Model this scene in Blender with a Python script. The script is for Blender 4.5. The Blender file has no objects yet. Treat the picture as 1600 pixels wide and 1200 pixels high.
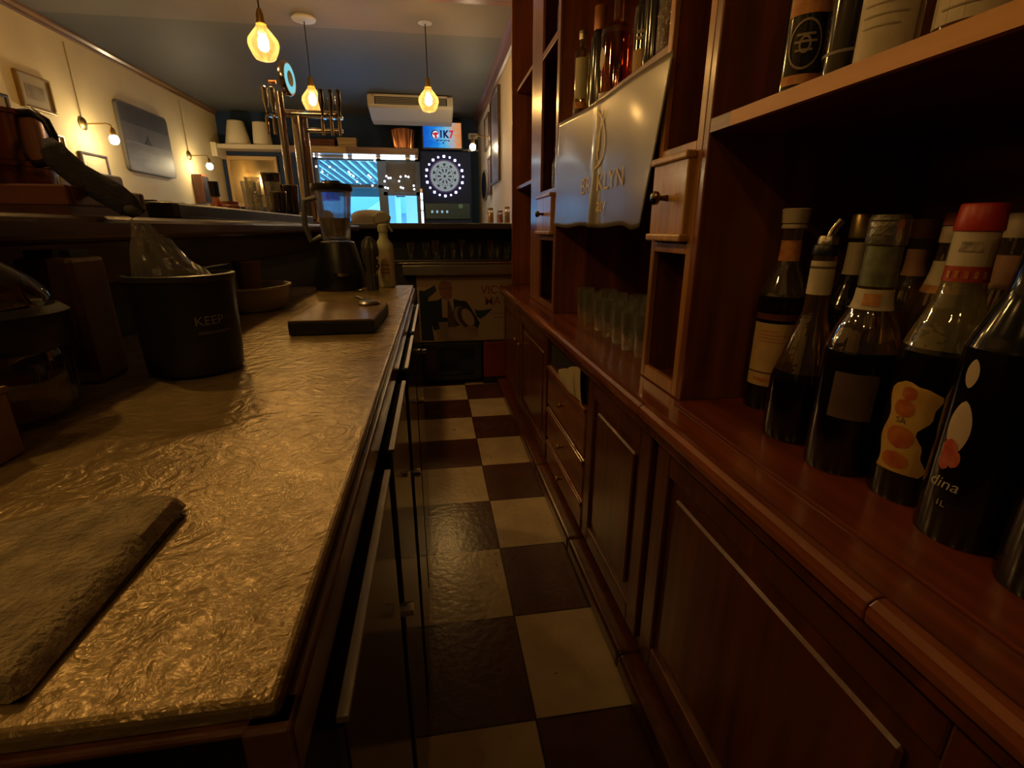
import bpy, bmesh, math, random
from mathutils import Vector, Matrix

random.seed(7)
SC = bpy.context.scene
COL = SC.collection
PI = math.pi

# ------------------------------------------------------------------ camera, world, exposure
EYE = 1.15
PITCH, YAW = math.radians(17.731), math.radians(8.904)
cam_data = bpy.data.cameras.new('camera')
cam_data.sensor_width = 36.0
cam_data.lens = 17.1
cam_data.clip_start = 0.01
cam = bpy.data.objects.new('camera', cam_data)
COL.objects.link(cam)
cam.location = (0, 0, EYE)
cam.rotation_euler = (PI / 2 - PITCH, 0, -YAW)
SC.camera = cam

world = bpy.data.worlds.new('world')
SC.world = world
world.use_nodes = True
wn = world.node_tree.nodes['Background']
wn.inputs[0].default_value = (0.20, 0.60, 1.0, 1)
wn.inputs[1].default_value = 7.5

SC.view_settings.view_transform = 'Standard'
SC.view_settings.look = 'None'
SC.view_settings.exposure = 0.0
SC.view_settings.gamma = 1.0
SC.view_settings.use_curve_mapping = False

LAMP = 300.0          # radiance of the pendant bulbs
WALL_LAMP = 180.0

# ------------------------------------------------------------------ materials
MATS = {}


def mat(name, color, rough=0.5, metal=0.0, var=0.0, scale=8.0, bump=0.0, bscale=40.0, coat=0.0,
        emit=None, estr=0.0, stretch=(1, 1, 1), color2=None, spec=None, detail=4.0):
    if name in MATS:
        return MATS[name]
    m = bpy.data.materials.new(name)
    m.use_nodes = True
    nt = m.node_tree
    b = nt.nodes['Principled BSDF']
    b.inputs['Base Color'].default_value = (*color, 1)
    b.inputs['Roughness'].default_value = rough
    b.inputs['Metallic'].default_value = metal
    if spec is not None:
        b.inputs['Specular IOR Level'].default_value = spec
    if coat:
        b.inputs['Coat Weight'].default_value = coat
        b.inputs['Coat Roughness'].default_value = 0.15
    if emit:
        b.inputs['Emission Color'].default_value = (*emit, 1)
        b.inputs['Emission Strength'].default_value = estr
    if var or color2 or bump:
        tc = nt.nodes.new('ShaderNodeTexCoord')
        mp = nt.nodes.new('ShaderNodeMapping')
        mp.inputs['Scale'].default_value = stretch
        nt.links.new(tc.outputs['Object'], mp.inputs['Vector'])
    if var or color2:
        n = nt.nodes.new('ShaderNodeTexNoise')
        n.inputs['Scale'].default_value = scale
        n.inputs['Detail'].default_value = detail
        nt.links.new(mp.outputs[0], n.inputs['Vector'])
        r = nt.nodes.new('ShaderNodeValToRGB')
        r.color_ramp.elements[0].position = 0.3
        r.color_ramp.elements[1].position = 0.7
        c1 = color if color2 else tuple(c * (1 - var) for c in color)
        c2 = color2 if color2 else tuple(min(1, c * (1 + var)) for c in color)
        r.color_ramp.elements[0].color = (*c1, 1)
        r.color_ramp.elements[1].color = (*c2, 1)
        nt.links.new(n.outputs['Fac'], r.inputs[0])
        nt.links.new(r.outputs[0], b.inputs['Base Color'])
    if bump:
        n2 = nt.nodes.new('ShaderNodeTexNoise')
        n2.inputs['Scale'].default_value = bscale
        n2.inputs['Detail'].default_value = 5
        nt.links.new(mp.outputs[0], n2.inputs['Vector'])
        bp = nt.nodes.new('ShaderNodeBump')
        bp.inputs['Strength'].default_value = bump
        bp.inputs['Distance'].default_value = 0.01
        nt.links.new(n2.outputs['Fac'], bp.inputs['Height'])
        nt.links.new(bp.outputs[0], b.inputs['Normal'])
    MATS[name] = m
    return m


def wood(name, c, rough=0.32, axis='y', coat=0.35, var=0.45, fine=26):
    st = {'x': (0.06, 1, 1), 'y': (1, 0.06, 1), 'z': (1, 1, 0.06)}[axis]
    return mat(name, c, rough, var=var, scale=fine, stretch=st, bump=0.06, bscale=60, coat=coat)


def glass(name, tint=(0.95, 0.96, 0.95), refl=0.09, rough=0.03, bump=0.0, bscale=60, milk=0.0):
    """thin-walled glass: lets light straight through, mirrors a little more at grazing angles"""
    if name in MATS:
        return MATS[name]
    m = bpy.data.materials.new(name)
    m.use_nodes = True
    nt = m.node_tree
    nt.nodes.remove(nt.nodes['Principled BSDF'])
    out = nt.nodes['Material Output']
    t = nt.nodes.new('ShaderNodeBsdfTransparent')
    t.inputs[0].default_value = (*tint, 1)
    g = nt.nodes.new('ShaderNodeBsdfGlossy')
    g.inputs['Roughness'].default_value = rough
    g.inputs['Color'].default_value = (1, 1, 1, 1)
    lw = nt.nodes.new('ShaderNodeLayerWeight')
    lw.inputs[0].default_value = 0.25
    ma = nt.nodes.new('ShaderNodeMath')
    ma.operation = 'MULTIPLY_ADD'
    ma.inputs[1].default_value = 0.55
    ma.inputs[2].default_value = refl
    ma.use_clamp = True
    nt.links.new(lw.outputs['Fresnel'], ma.inputs[0])
    mx = nt.nodes.new('ShaderNodeMixShader')
    nt.links.new(ma.outputs[0], mx.inputs[0])
    nt.links.new(t.outputs[0], mx.inputs[1])
    nt.links.new(g.outputs[0], mx.inputs[2])
    nt.links.new(mx.outputs[0], out.inputs[0])
    if milk:
        # tinted glass scatters a little of the light that crosses it
        tl = nt.nodes.new('ShaderNodeBsdfTranslucent')
        tl.inputs[0].default_value = (*tint, 1)
        df = nt.nodes.new('ShaderNodeBsdfDiffuse')
        df.inputs[0].default_value = (*tint, 1)
        m1 = nt.nodes.new('ShaderNodeMixShader')
        nt.links.new(tl.outputs[0], m1.inputs[1])
        nt.links.new(df.outputs[0], m1.inputs[2])
        m2 = nt.nodes.new('ShaderNodeMixShader')
        m2.inputs[0].default_value = milk
        nt.links.new(mx.outputs[0], m2.inputs[1])
        nt.links.new(m1.outputs[0], m2.inputs[2])
        nt.links.new(m2.outputs[0], out.inputs[0])
    if bump:
        tc = nt.nodes.new('ShaderNodeTexCoord')
        n2 = nt.nodes.new('ShaderNodeTexNoise')
        n2.inputs['Scale'].default_value = bscale
        nt.links.new(tc.outputs['Object'], n2.inputs['Vector'])
        bp = nt.nodes.new('ShaderNodeBump')
        bp.inputs['Strength'].default_value = bump
        bp.inputs['Distance'].default_value = 0.01
        nt.links.new(n2.outputs['Fac'], bp.inputs['Height'])
        nt.links.new(bp.outputs[0], g.inputs['Normal'])
        nt.links.new(bp.outputs[0], lw.inputs['Normal'])
    MATS[name] = m
    return m


def emit(name, c, s):
    if name in MATS:
        return MATS[name]
    m = bpy.data.materials.new(name)
    m.use_nodes = True
    nt = m.node_tree
    nt.nodes.remove(nt.nodes['Principled BSDF'])
    e = nt.nodes.new('ShaderNodeEmission')
    e.inputs[0].default_value = (*c, 1)
    e.inputs[1].default_value = s
    nt.links.new(e.outputs[0], nt.nodes['Material Output'].inputs[0])
    MATS[name] = m
    return m


MAHOG = (0.20, 0.058, 0.020)
W_Y = wood('mahogany_along_bar', MAHOG, axis='y')
W_Z = wood('mahogany_upright', MAHOG, axis='z')
W_DK = wood('mahogany_dark', (0.13, 0.035, 0.014), axis='z', rough=0.28)
W_PALE = wood('pale_pine_edge', (0.64, 0.28, 0.036), axis='y', coat=0.1, rough=0.45, var=0.12)
W_BROWN = wood('brown_bar_wood', (0.10, 0.045, 0.022), axis='y')
BLACK = mat('black_plastic', (0.012, 0.012, 0.014), 0.35)
BLACKM = mat('black_matte', (0.015, 0.015, 0.017), 0.6)
CHROME = mat('chrome', (0.75, 0.72, 0.68), 0.12, 1.0)
STEEL = mat('brushed_steel', (0.55, 0.54, 0.52), 0.3, 1.0, bump=0.05, bscale=80)
DKSTEEL = mat('dark_steel', (0.20, 0.17, 0.17), 0.2, 1.0)
BRASS = mat('aged_brass', (0.40, 0.26, 0.10), 0.35, 1.0)
COPPER = mat('copper', (0.75, 0.30, 0.14), 0.28, 1.0)
GL = glass('clear_glass')
GLC = glass('cut_glass', bump=0.5, bscale=70, refl=0.20, milk=.03)
GLAMB = glass('amber_glass', (1.0, 0.72, 0.38), 0.10, milk=.03)
GLWIN = glass('window_glass', (0.93, 0.97, 1.0), 0.04)
CREAM = mat('cream_paper', (0.62, 0.52, 0.33), 0.6, var=0.1, scale=30)

# ------------------------------------------------------------------ mesh helpers


class MB:
    def __init__(self):
        self.bm = bmesh.new()

    def box(self, x0, x1, y0, y1, z0, z1):
        v = [self.bm.verts.new((x, y, z)) for x in (x0, x1) for y in (y0, y1) for z in (z0, z1)]
        for f in ((0, 1, 3, 2), (4, 6, 7, 5), (0, 4, 5, 1), (2, 3, 7, 6), (0, 2, 6, 4), (1, 5, 7, 3)):
            self.bm.faces.new([v[i] for i in f])
        return self

    def lathe(self, prof, c=(0, 0, 0), n=28, flute=0.0, nf=12, sx=1.0, sy=1.0):
        """prof: list of (r, z); r = 0 closes"""
        rings = []
        for r, z in prof:
            if r <= 1e-6:
                rings.append([self.bm.verts.new((c[0], c[1], c[2] + z))])
            else:
                ring = []
                for i in range(n):
                    a = 2 * PI * i / n
                    rr = r * (1 + flute * math.cos(nf * a))
                    ring.append(self.bm.verts.new((c[0] + sx * rr * math.cos(a), c[1] + sy * rr * math.sin(a), c[2] + z)))
                rings.append(ring)
        for p, q in zip(rings[:-1], rings[1:]):
            if len(p) == 1 and len(q) == 1:
                continue
            for i in range(n):
                j = (i + 1) % n
                if len(p) == 1:
                    self.bm.faces.new((p[0], q[j], q[i]))
                elif len(q) == 1:
                    self.bm.faces.new((p[i], p[j], q[0]))
                else:
                    self.bm.faces.new((p[i], p[j], q[j], q[i]))
        return self

    def cyl(self, p0, p1, r0, r1=None, n=16, cap=True):
        r1 = r0 if r1 is None else r1
        p0, p1 = Vector(p0), Vector(p1)
        d = (p1 - p0).normalized()
        u = d.orthogonal().normalized()
        w = d.cross(u)
        A, B = [], []
        for i in range(n):
            a = 2 * PI * i / n
            o = u * math.cos(a) + w * math.sin(a)
            A.append(self.bm.verts.new(p0 + o * r0))
            B.append(self.bm.verts.new(p1 + o * r1))
        for i in range(n):
            j = (i + 1) % n
            self.bm.faces.new((A[i], A[j], B[j], B[i]))
        if cap:
            self.bm.faces.new(A[::-1])
            self.bm.faces.new(B)
        return self

    def tube(self, pts, r, n=10, closed=False):
        pts = [Vector(p) for p in pts]
        rings = []
        up = None
        for i, p in enumerate(pts):
            a = pts[max(0, i - 1)]
            b = pts[min(len(pts) - 1, i + 1)]
            d = (b - a).normalized()
            if up is None:
                up = d.orthogonal().normalized()
            up = (up - d * up.dot(d))
            up = up.normalized() if up.length > 1e-5 else d.orthogonal().normalized()
            w = d.cross(up)
            rr = r[i] if isinstance(r, (list, tuple)) else r
            rings.append([self.bm.verts.new(p + (up * math.cos(2 * PI * k / n) + w * math.sin(2 * PI * k / n)) * rr) for k in range(n)])
        for A, B in zip(rings[:-1], rings[1:]):
            for k in range(n):
                j = (k + 1) % n
                self.bm.faces.new((A[k], A[j], B[j], B[k]))
        self.bm.faces.new(rings[0][::-1])
        self.bm.faces.new(rings[-1])
        return self

    def prism(self, pts, off):
        """planar polygon pts (3D) extruded by vector off"""
        o = Vector(off)
        A = [self.bm.verts.new(p) for p in pts]
        B = [self.bm.verts.new(Vector(p) + o) for p in pts]
        n = len(A)
        self.bm.faces.new(A)
        self.bm.faces.new(B[::-1])
        for i in range(n):
            j = (i + 1) % n
            self.bm.faces.new((A[i], B[i], B[j], A[j]))
        return self

    def grid(self, f, nu, nv):
        V = [[self.bm.verts.new(f(i / nu, j / nv)) for j in range(nv + 1)] for i in range(nu + 1)]
        for i in range(nu):
            for j in range(nv):
                self.bm.faces.new((V[i][j], V[i + 1][j], V[i + 1][j + 1], V[i][j + 1]))
        return self

    def sphere(self, c, r, n=16, sz=1.0):
        k = max(6, n // 2)
        prof = [(r * math.sin(PI * i / k), -r * sz * math.cos(PI * i / k)) for i in range(k + 1)]
        prof[0] = (0, -r * sz)
        prof[-1] = (0, r * sz)
        return self.lathe(prof, c, n)

    def build(self, name, m, parent=None, org=None, smooth=False, bevel=0.0, seg=2, solid=0.0, label=None):
        bmesh.ops.recalc_face_normals(self.bm, faces=self.bm.faces[:])
        if smooth:
            for f in self.bm.faces:
                f.smooth = True
        if org is None:
            if parent is None:
                xs = [v.co for v in self.bm.verts]
                org = Vector((sum(v.x for v in xs) / len(xs), sum(v.y for v in xs) / len(xs), min(v.z for v in xs)))
            else:
                org = worg(parent)
        org = Vector(org)
        for v in self.bm.verts:
            v.co -= org
        me = bpy.data.meshes.new(name)
        self.bm.to_mesh(me)
        self.bm.free()
        if smooth:
            try:
                me.set_sharp_from_angle(angle=math.radians(40))
            except Exception:
                pass
        o = bpy.data.objects.new(name, me)
        COL.objects.link(o)
        if isinstance(m, (list, tuple)):
            for k in m:
                me.materials.append(k)
        else:
            me.materials.append(m)
        o.parent = parent
        o.location = org if parent is None else org - worg(parent)
        if bevel:
            b = o.modifiers.new('bevel', 'BEVEL')
            b.width = bevel
            b.segments = seg
            b.limit_method = 'ANGLE'
            b.angle_limit = math.radians(50)
        if solid:
            s = o.modifiers.new('thick', 'SOLIDIFY')
            s.thickness = solid
        if label:
            o['label'] = label
        return o


def worg(o):
    v = Vector((0, 0, 0))
    while o is not None:
        v = v + o.location
        o = o.parent
    return v


def tag(o, label, cat, group=None):
    o['label'] = label
    o['category'] = cat
    if group:
        o['group'] = group
    return o


def thing(name, label, cat, loc, group=None):
    o = bpy.data.objects.new(name, None)
    COL.objects.link(o)
    o.location = loc
    o.empty_display_size = 0.05
    return tag(o, label, cat, group)


def structure(o):
    o['kind'] = 'structure'
    return o


def dup(root, loc, label=None, group=None):
    r = root.copy()
    COL.objects.link(r)
    r.location = loc
    if label:
        r['label'] = label
    if group:
        r['group'] = group
    for ch in list(root.children):
        c = ch.copy()
        COL.objects.link(c)
        c.parent = r
        for g in list(ch.children):
            d = g.copy()
            COL.objects.link(d)
            d.parent = c
    return r


def text_geo(s, size, shear=0.0, squeeze=1.0, bold=0.0):
    """triangulated letters in the XY plane, centred: (verts, faces)"""
    cu = bpy.data.curves.new('letters', 'FONT')
    cu.body = s
    cu.size = size
    cu.align_x = 'CENTER'
    cu.align_y = 'CENTER'
    cu.shear = shear
    cu.resolution_u = 4
    cu.offset = bold
    o = bpy.data.objects.new('letters', cu)
    COL.objects.link(o)
    bpy.context.view_layer.update()
    me = bpy.data.meshes.new_from_object(o.evaluated_get(bpy.context.evaluated_depsgraph_get()))
    vs = [Vector((v.co.x * squeeze, v.co.y, 0)) for v in me.vertices]
    fs = [tuple(p.vertices) for p in me.polygons]
    bpy.data.objects.remove(o)
    bpy.data.curves.remove(cu)
    bpy.data.meshes.remove(me)
    return vs, fs


def letters(s, size, f, name, m, parent, shear=0.0, squeeze=1.0, bold=0.0):
    """letters mapped to the world by f(x, y) -> (x, y, z)"""
    vs, fs = text_geo(s, size, shear, squeeze, bold)
    mb = MB()
    V = [mb.bm.verts.new(f(v.x, v.y)) for v in vs]
    for p in fs:
        try:
            mb.bm.faces.new([V[i] for i in p])
        except ValueError:
            pass
    return mb.build(name, m, parent)


def ell(cx, cz, rx, rz, n=20, rot=0.0):
    out = []
    for i in range(n):
        a = 2 * PI * i / n
        x, z = rx * math.cos(a), rz * math.sin(a)
        out.append((cx + x * math.cos(rot) - z * math.sin(rot), cz + x * math.sin(rot) + z * math.cos(rot)))
    return out


# ================================================================== THE ROOM
XL, XR, XRB, YF, YN, HC = -2.9, 0.75, 1.10, 8.1, -1.6, 2.7
m_wall = mat('cream_wall_paint', (0.68, 0.55, 0.30), 0.7, var=0.06, scale=3, bump=0.03, bscale=90)
m_wallr = mat('pale_wall_paint', (0.62, 0.55, 0.44), 0.7, var=0.06, scale=3)
m_dark = mat('slate_blue_wall', (0.020, 0.040, 0.095), 0.7, spec=.25, var=0.1, scale=3)
m_ceil = mat('slate_ceiling_paint', (0.10, 0.105, 0.115), 0.6, var=0.06, scale=2)
m_ceil2 = mat('grey_ceiling_paint', (0.17, 0.155, 0.15), 0.6, var=0.06, scale=2)


def floor_mat():
    m = bpy.data.materials.new('checker_tiles')
    m.use_nodes = True
    nt = m.node_tree
    b = nt.nodes['Principled BSDF']
    tc = nt.nodes.new('ShaderNodeTexCoord')
    mp = nt.nodes.new('ShaderNodeMapping')
    T = 0.34
    mp.inputs['Scale'].default_value = (1 / T, 1 / T, 1)
    # object origin of the floor sits on a tile corner
    nt.links.new(tc.outputs['Object'], mp.inputs['Vector'])
    ck = nt.nodes.new('ShaderNodeTexChecker')
    ck.inputs['Scale'].default_value = 1.0
    mp2 = nt.nodes.new('ShaderNodeVectorMath')
    mp2.operation = 'ADD'
    mp2.inputs[1].default_value = (1, 0, 0.5)
    nt.links.new(mp.outputs[0], mp2.inputs[0])
    nt.links.new(mp2.outputs[0], ck.inputs['Vector'])
    n = nt.nodes.new('ShaderNodeTexNoise')
    n.inputs['Scale'].default_value = 9
    n.inputs['Detail'].default_value = 6
    nt.links.new(tc.outputs['Object'], n.inputs['Vector'])

    def ramp(c1, c2):
        r = nt.nodes.new('ShaderNodeValToRGB')
        r.color_ramp.elements[0].position = 0.3
        r.color_ramp.elements[1].position = 0.72
        r.color_ramp.elements[0].color = (*c1, 1)
        r.color_ramp.elements[1].color = (*c2, 1)
        nt.links.new(n.outputs['Fac'], r.inputs[0])
        return r
    a = ramp((0.56, 0.43, 0.26), (0.76, 0.62, 0.40))
    d = ramp((0.085, 0.030, 0.016), (0.13, 0.045, 0.022))
    nt.links.new(a.outputs[0], ck.inputs['Color1'])
    nt.links.new(d.outputs[0], ck.inputs['Color2'])
    # grout: thin dark lines on the tile boundaries
    br = nt.nodes.new('ShaderNodeTexBrick')
    br.offset = 0.0
    br.squash = 1.0
    br.inputs['Scale'].default_value = 1.0
    br.inputs['Brick Width'].default_value = 1.0
    br.inputs['Row Height'].default_value = 1.0
    br.inputs['Mortar Size'].default_value = 0.008
    br.inputs['Color1'].default_value = (1, 1, 1, 1)
    br.inputs['Color2'].default_value = (1, 1, 1, 1)
    br.inputs['Mortar'].default_value = (0.12, 0.08, 0.06, 1)
    nt.links.new(mp.outputs[0], br.inputs['Vector'])
    mx = nt.nodes.new('ShaderNodeMix')
    mx.data_type = 'RGBA'
    mx.blend_type = 'MULTIPLY'
    mx.inputs['Factor'].default_value = 1
    nt.links.new(ck.outputs[0], mx.inputs['A'])
    nt.links.new(br.outputs['Color'], mx.inputs['B'])
    # dark spatter stains
    vo = nt.nodes.new('ShaderNodeTexNoise')
    vo.inputs['Scale'].default_value = 30
    vo.inputs['Detail'].default_value = 2
    nt.links.new(tc.outputs['Object'], vo.inputs['Vector'])
    vr = nt.nodes.new('ShaderNodeValToRGB')
    vr.color_ramp.elements[0].position = 0.24
    vr.color_ramp.elements[1].position = 0.29
    vr.color_ramp.elements[0].color = (0.15, 0.1, 0.08, 1)
    vr.color_ramp.elements[1].color = (1, 1, 1, 1)
    nt.links.new(vo.outputs['Fac'], vr.inputs[0])
    mx2 = nt.nodes.new('ShaderNodeMix')
    mx2.data_type = 'RGBA'
    mx2.blend_type = 'MULTIPLY'
    mx2.inputs['Factor'].default_value = 1
    nt.links.new(mx.outputs['Result'], mx2.inputs['A'])
    nt.links.new(vr.outputs[0], mx2.inputs['B'])
    nt.links.new(mx2.outputs['Result'], b.inputs['Base Color'])
    b.inputs['Roughness'].default_value = 0.24
    bp = nt.nodes.new('ShaderNodeBump')
    bp.inputs['Strength'].default_value = 0.12
    bp.inputs['Distance'].default_value = 0.01
    n3 = nt.nodes.new('ShaderNodeTexNoise')
    n3.inputs['Scale'].default_value = 45
    nt.links.new(tc.outputs['Object'], n3.inputs['Vector'])
    nt.links.new(n3.outputs['Fac'], bp.inputs['Height'])
    nt.links.new(bp.outputs[0], b.inputs['Normal'])
    return m


structure(MB().box(XL - .1, XRB + .1, YN - .1, YF + .15, -0.1, 0).build('floor', floor_mat(), org=(0.196, 0.868, 0)))
structure(MB().box(XL - .1, XRB + .1, 4.82, YF + .15, HC, HC + .1).build('ceiling', m_ceil))
structure(MB().box(XL - .1, XRB + .1, YN - .1, 4.82, HC, HC + .1).build('ceiling', m_ceil2))
structure(MB().box(XL - .1, XL, YN, YF, 0, HC).build('wall_left', m_wall))
structure(MB().box(XR, XRB + .1, 3.64, YF, 0, HC).build('wall_right', m_wallr))
structure(MB().box(XRB, XRB + .1, YN, 3.64, 0, HC).build('wall_right', W_DK))
structure(MB().box(XL - .1, XRB + .1, YN - .1, YN, 0, HC).build('wall_back', m_dark))
# far wall with the shop-front opening
WX0, WX1, WZ1 = -1.66, -0.14, 2.16
w = MB()
w.box(XL, WX0, YF, YF + .15, 0, HC)
w.box(WX1, XR, YF, YF + .15, 0, HC)
w.box(WX0, WX1, YF, YF + .15, WZ1, HC)
w.box(WX0, -0.72, YF, YF + .15, 0, 0.6)
structure(w.build('wall_front', m_dark))
structure(MB().prism([(XL, 3, HC - .06), (XL + .018, 3, HC - .055), (XL + .02, 3, HC - .035), (XL + .04, 3, HC - .02), (XL + .045, 3, HC), (XL, 3, HC)],
                     (0, YF - 3, 0)).build('trim_1', wood('cornice_wood', (0.22, 0.12, 0.05), axis='y'), bevel=.004))
structure(MB().prism([(XR, 3.66, HC - .11), (XR - .03, 3.66, HC - .1), (XR - .05, 3.66, HC - .04), (XR - .08, 3.66, HC), (XR, 3.66, HC)],
                     (0, YF - 3.66, 0)).build('trim_2', wood('cornice_red', (0.16, 0.07, 0.05), axis='y'), bevel=.004))
structure(MB().box(-.75, XR - .1, 3.8, 4.06, HC - .05, HC).build('trim_3', wood('red_beam_wood', (0.22, 0.06, 0.03), axis='x'), bevel=.004))

# window and glazed door of the shop front
m_frame = mat('blue_grey_frame', (0.10, 0.13, 0.16), 0.4)
fr = MB()
fr.box(WX0, WX0 + .05, YF + .03, YF + .1, .6, WZ1)
fr.box(-.77, -.70, YF + .03, YF + .1, .6, WZ1)
fr.box(WX0, -.70, YF + .03, YF + .1, .6, .66)
fr.box(WX0, -.70, YF + .03, YF + .1, WZ1 - .05, WZ1)
fr.box(WX0, -.70, YF + .03, YF + .1, 1.735, 1.775)
win = structure(fr.build('window_1', m_frame))
MB().box(WX0 + .05, -.77, YF + .06, YF + .065, .66, WZ1 - .05).build('pane', GLWIN, win)
fr = MB()
fr.box(-.70, -.64, YF + .03, YF + .1, 0, WZ1)
fr.box(-.21, WX1, YF + .03, YF + .1, 0, WZ1)
fr.box(-.70, WX1, YF + .03, YF + .1, WZ1 - .05, WZ1)
fr.box(-.70, WX1, YF + .03, YF + .1, 1.63, 1.68)
fr.box(-.64, -.21, YF + .03, YF + .1, 0, .25)
door = structure(fr.build('door_1', m_frame))
MB().box(-.64, -.21, YF + .06, YF + .065, .25, 1.63).build('pane', GLWIN, door)
MB().box(-.64, -.21, YF + .06, YF + .075, 1.68, 2.11).build('transom', mat('dark_transom', (0.03, 0.04, 0.05), 0.3), door)

# ------------------------------------------------------------------ outside the shop front
m_pave = mat('pale_paving', (0.55, 0.60, 0.62), 0.8, var=0.1, scale=4)
structure(MB().box(-9, 7, YF + .15, 20, -.12, -.02).build('ground', m_pave))
t = thing('street_building', 'pale building seen across the street through the shop window', 'building', (-1.2, 15.0, -.02))
MB().box(-8, 6, 15, 15.6, -.02, 7).build('facade', mat('pale_facade', (0.34, 0.42, 0.46), .8, var=.05), t)
for x0 in (-3.2, -2.45, -1.7, 0.3):
    MB().box(x0, x0 + .55, 14.96, 15.0, 2.1, 3.0).build('window', mat('street_window', (0.25, 0.34, 0.42), .2), t)
MB().box(-4.2, 3, 14.7, 15.0, 1.55, 1.95).build('ledge', mat('blue_grey_ledge', (0.22, 0.36, 0.46), .6), t)
t = thing('street_stair', 'white slanted staircase wall outside the shop window', 'staircase', (-1.6, 12.4, -.02))
MB().prism([(-2.35, 12.9, -.02), (-0.75, 12.9, -.02), (-0.75, 12.9, 2.1), (-2.35, 12.9, 1.05)], (0, .25, 0)).build('stair_wall', mat('white_render', (.85, .88, .88), .8), t)
mb = MB()
for i in range(16):
    mb.box(-3.0 + i * .07, -2.97 + i * .07, 12.9, 12.93, 1.0, 1.45)
mb.box(-3.05, -1.85, 12.9, 12.93, 1.42, 1.47)
mb.build('railing', mat('blue_rail', (.15, .30, .40), .5), t)
t = thing('banner_stand', 'white roll-up banner standing outside the glazed door', 'banner', (-.35, 10.6, -.02))
MB().box(-.50, -.18, 10.6, 10.62, .05, 2.0).build('sheet', mat('white_banner', (.9, .92, .92), .7), t)
MB().box(-.52, -.16, 10.52, 10.7, -.02, .05).build('base', STEEL, t)
t = thing('street_kiosk', 'pale tall cabinet outside behind the glazed door', 'kiosk', (-.95, 11.0, -.02))
MB().box(-1.02, -.72, 11.0, 11.3, -.02, 1.95).build('body', mat('mint_cabinet', (.60, .78, .74), .6), t, bevel=.02)
# slatted awning roof outside
t = thing('slatted_awning', 'slatted grey awning roof outside above the shop window', 'awning', (-1.5, 9.6, 2.0))
for i in range(12):
    x = -3.1 + i * .17
    MB().prism([(x, 8.6, 2.62), (x + .07, 8.6, 2.62), (x + .62, 12.6, 2.10), (x + .55, 12.6, 2.10)], (0, 0, .04)).build('slat', mat('grey_slat', (.14, .16, .16), .5), t)
MB().box(-3.2, 1.2, 12.55, 12.65, 1.86, 2.14).build('front_beam', mat('dark_green_beam', (.05, .08, .09), .5), t)
MB().box(-3.25, 1.3, 8.3, 12.7, 2.68, 2.72).build('added_sky_cover', mat('sky_cover_dark', (.018, .028, .03), .6), t)  # cover added above the slats so no sky shows through the gaps
for x in (-3.15, 1.12):
    MB().box(x, x + .07, 12.56, 12.63, -.02, 1.9).build('post', mat('dark_green_beam', (.05, .08, .09), .5), t)
t = thing('street_umbrella', 'closed blue umbrella outside at the window left side', 'umbrella', (-2.22, 11.2, -.02))
MB().cyl((-2.22, 11.2, -.02), (-2.22, 11.2, 2.25), .02).build('pole', mat('white_pole', (.8, .85, .88), .4), t)
MB().lathe([(0, 2.12), (.10, 1.98), (.26, 1.72), (.22, 1.70), (0, 1.75)], (-2.1, 11.2, 0), 12).build('canopy', mat('blue_canopy', (.02, .16, .55), .6), t)

# string of small bulbs inside the window
t = thing('string_lights', 'string of small glowing bulbs hung across the shop window', 'string lights', (-.9, 7.96, 2.0))
pts = []
bul = [(-1.62, 2.135), (-1.55, 2.13), (-1.605, 2.0), (-1.53, 1.93), (-1.42, 2.0), (-1.16, 1.935), (-1.14, 1.905), (-1.10, 1.88), (-1.055, 1.805),
       (-.885, 1.895), (-.86, 1.87), (-.84, 1.755), (-.78, 2.09), (-.66, 1.815), (-.63, 1.885), (-.60, 1.86), (-.57, 1.862), (-.45, 1.82),
       (-.425, 1.88), (-.35, 1.89), (-.31, 1.88), (-.655, 1.73), (-.62, 1.722), (-.43, 1.735), (-.40, 1.725), (-.24, 1.76), (-.235, 1.71)]
m_fairy = emit('fairy_light', (.85, .93, 1.0), 6.0)
ws = sorted(bul)
mb = MB()
px = [(-1.68, 7.97, 2.15)]
for i, (x, z) in enumerate(ws):
    px.append((x, 7.97, z + .03))
px.append((-.2, 7.97, 2.1))
mb.tube(px, .0025, 5)
mb.build('wire', BLACK, t)
for x, z in bul:
    MB().sphere((x, 7.97, z), .0135, 10).build('bulb', m_fairy, t)
m_led = emit('led_white', (.80, .95, 1.0), 5.0)
t = thing('led_strip', 'bright white strip light along the top of the shop window', 'light', (-.8, 8.0, 2.1))
MB().box(-1.6, -.16, 8.02, 8.06, 2.125, 2.15).build('housing', STEEL, t)
for x0, x1 in ((-1.22, -1.16), (-1.10, -.76), (-.70, -.34), (-.27, -.20)):
    MB().box(x0, x1, 8.0, 8.025, 2.118, 2.15).build('tube', m_led, t, bevel=.008)
t = thing('led_column', 'bright vertical light strip between glazed door and dartboard machine', 'light', (-.13, 7.95, 1.2))
MB().box(-.15, -.115, 7.98, 8.02, 1.0, 1.72).build('housing', STEEL, t)
for z0, z1 in ((1.22, 1.40), (1.42, 1.55), (1.57, 1.66)):
    MB().box(-.148, -.117, 7.96, 7.98, z0, z1).build('tube', m_led, t, bevel=.006)

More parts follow.
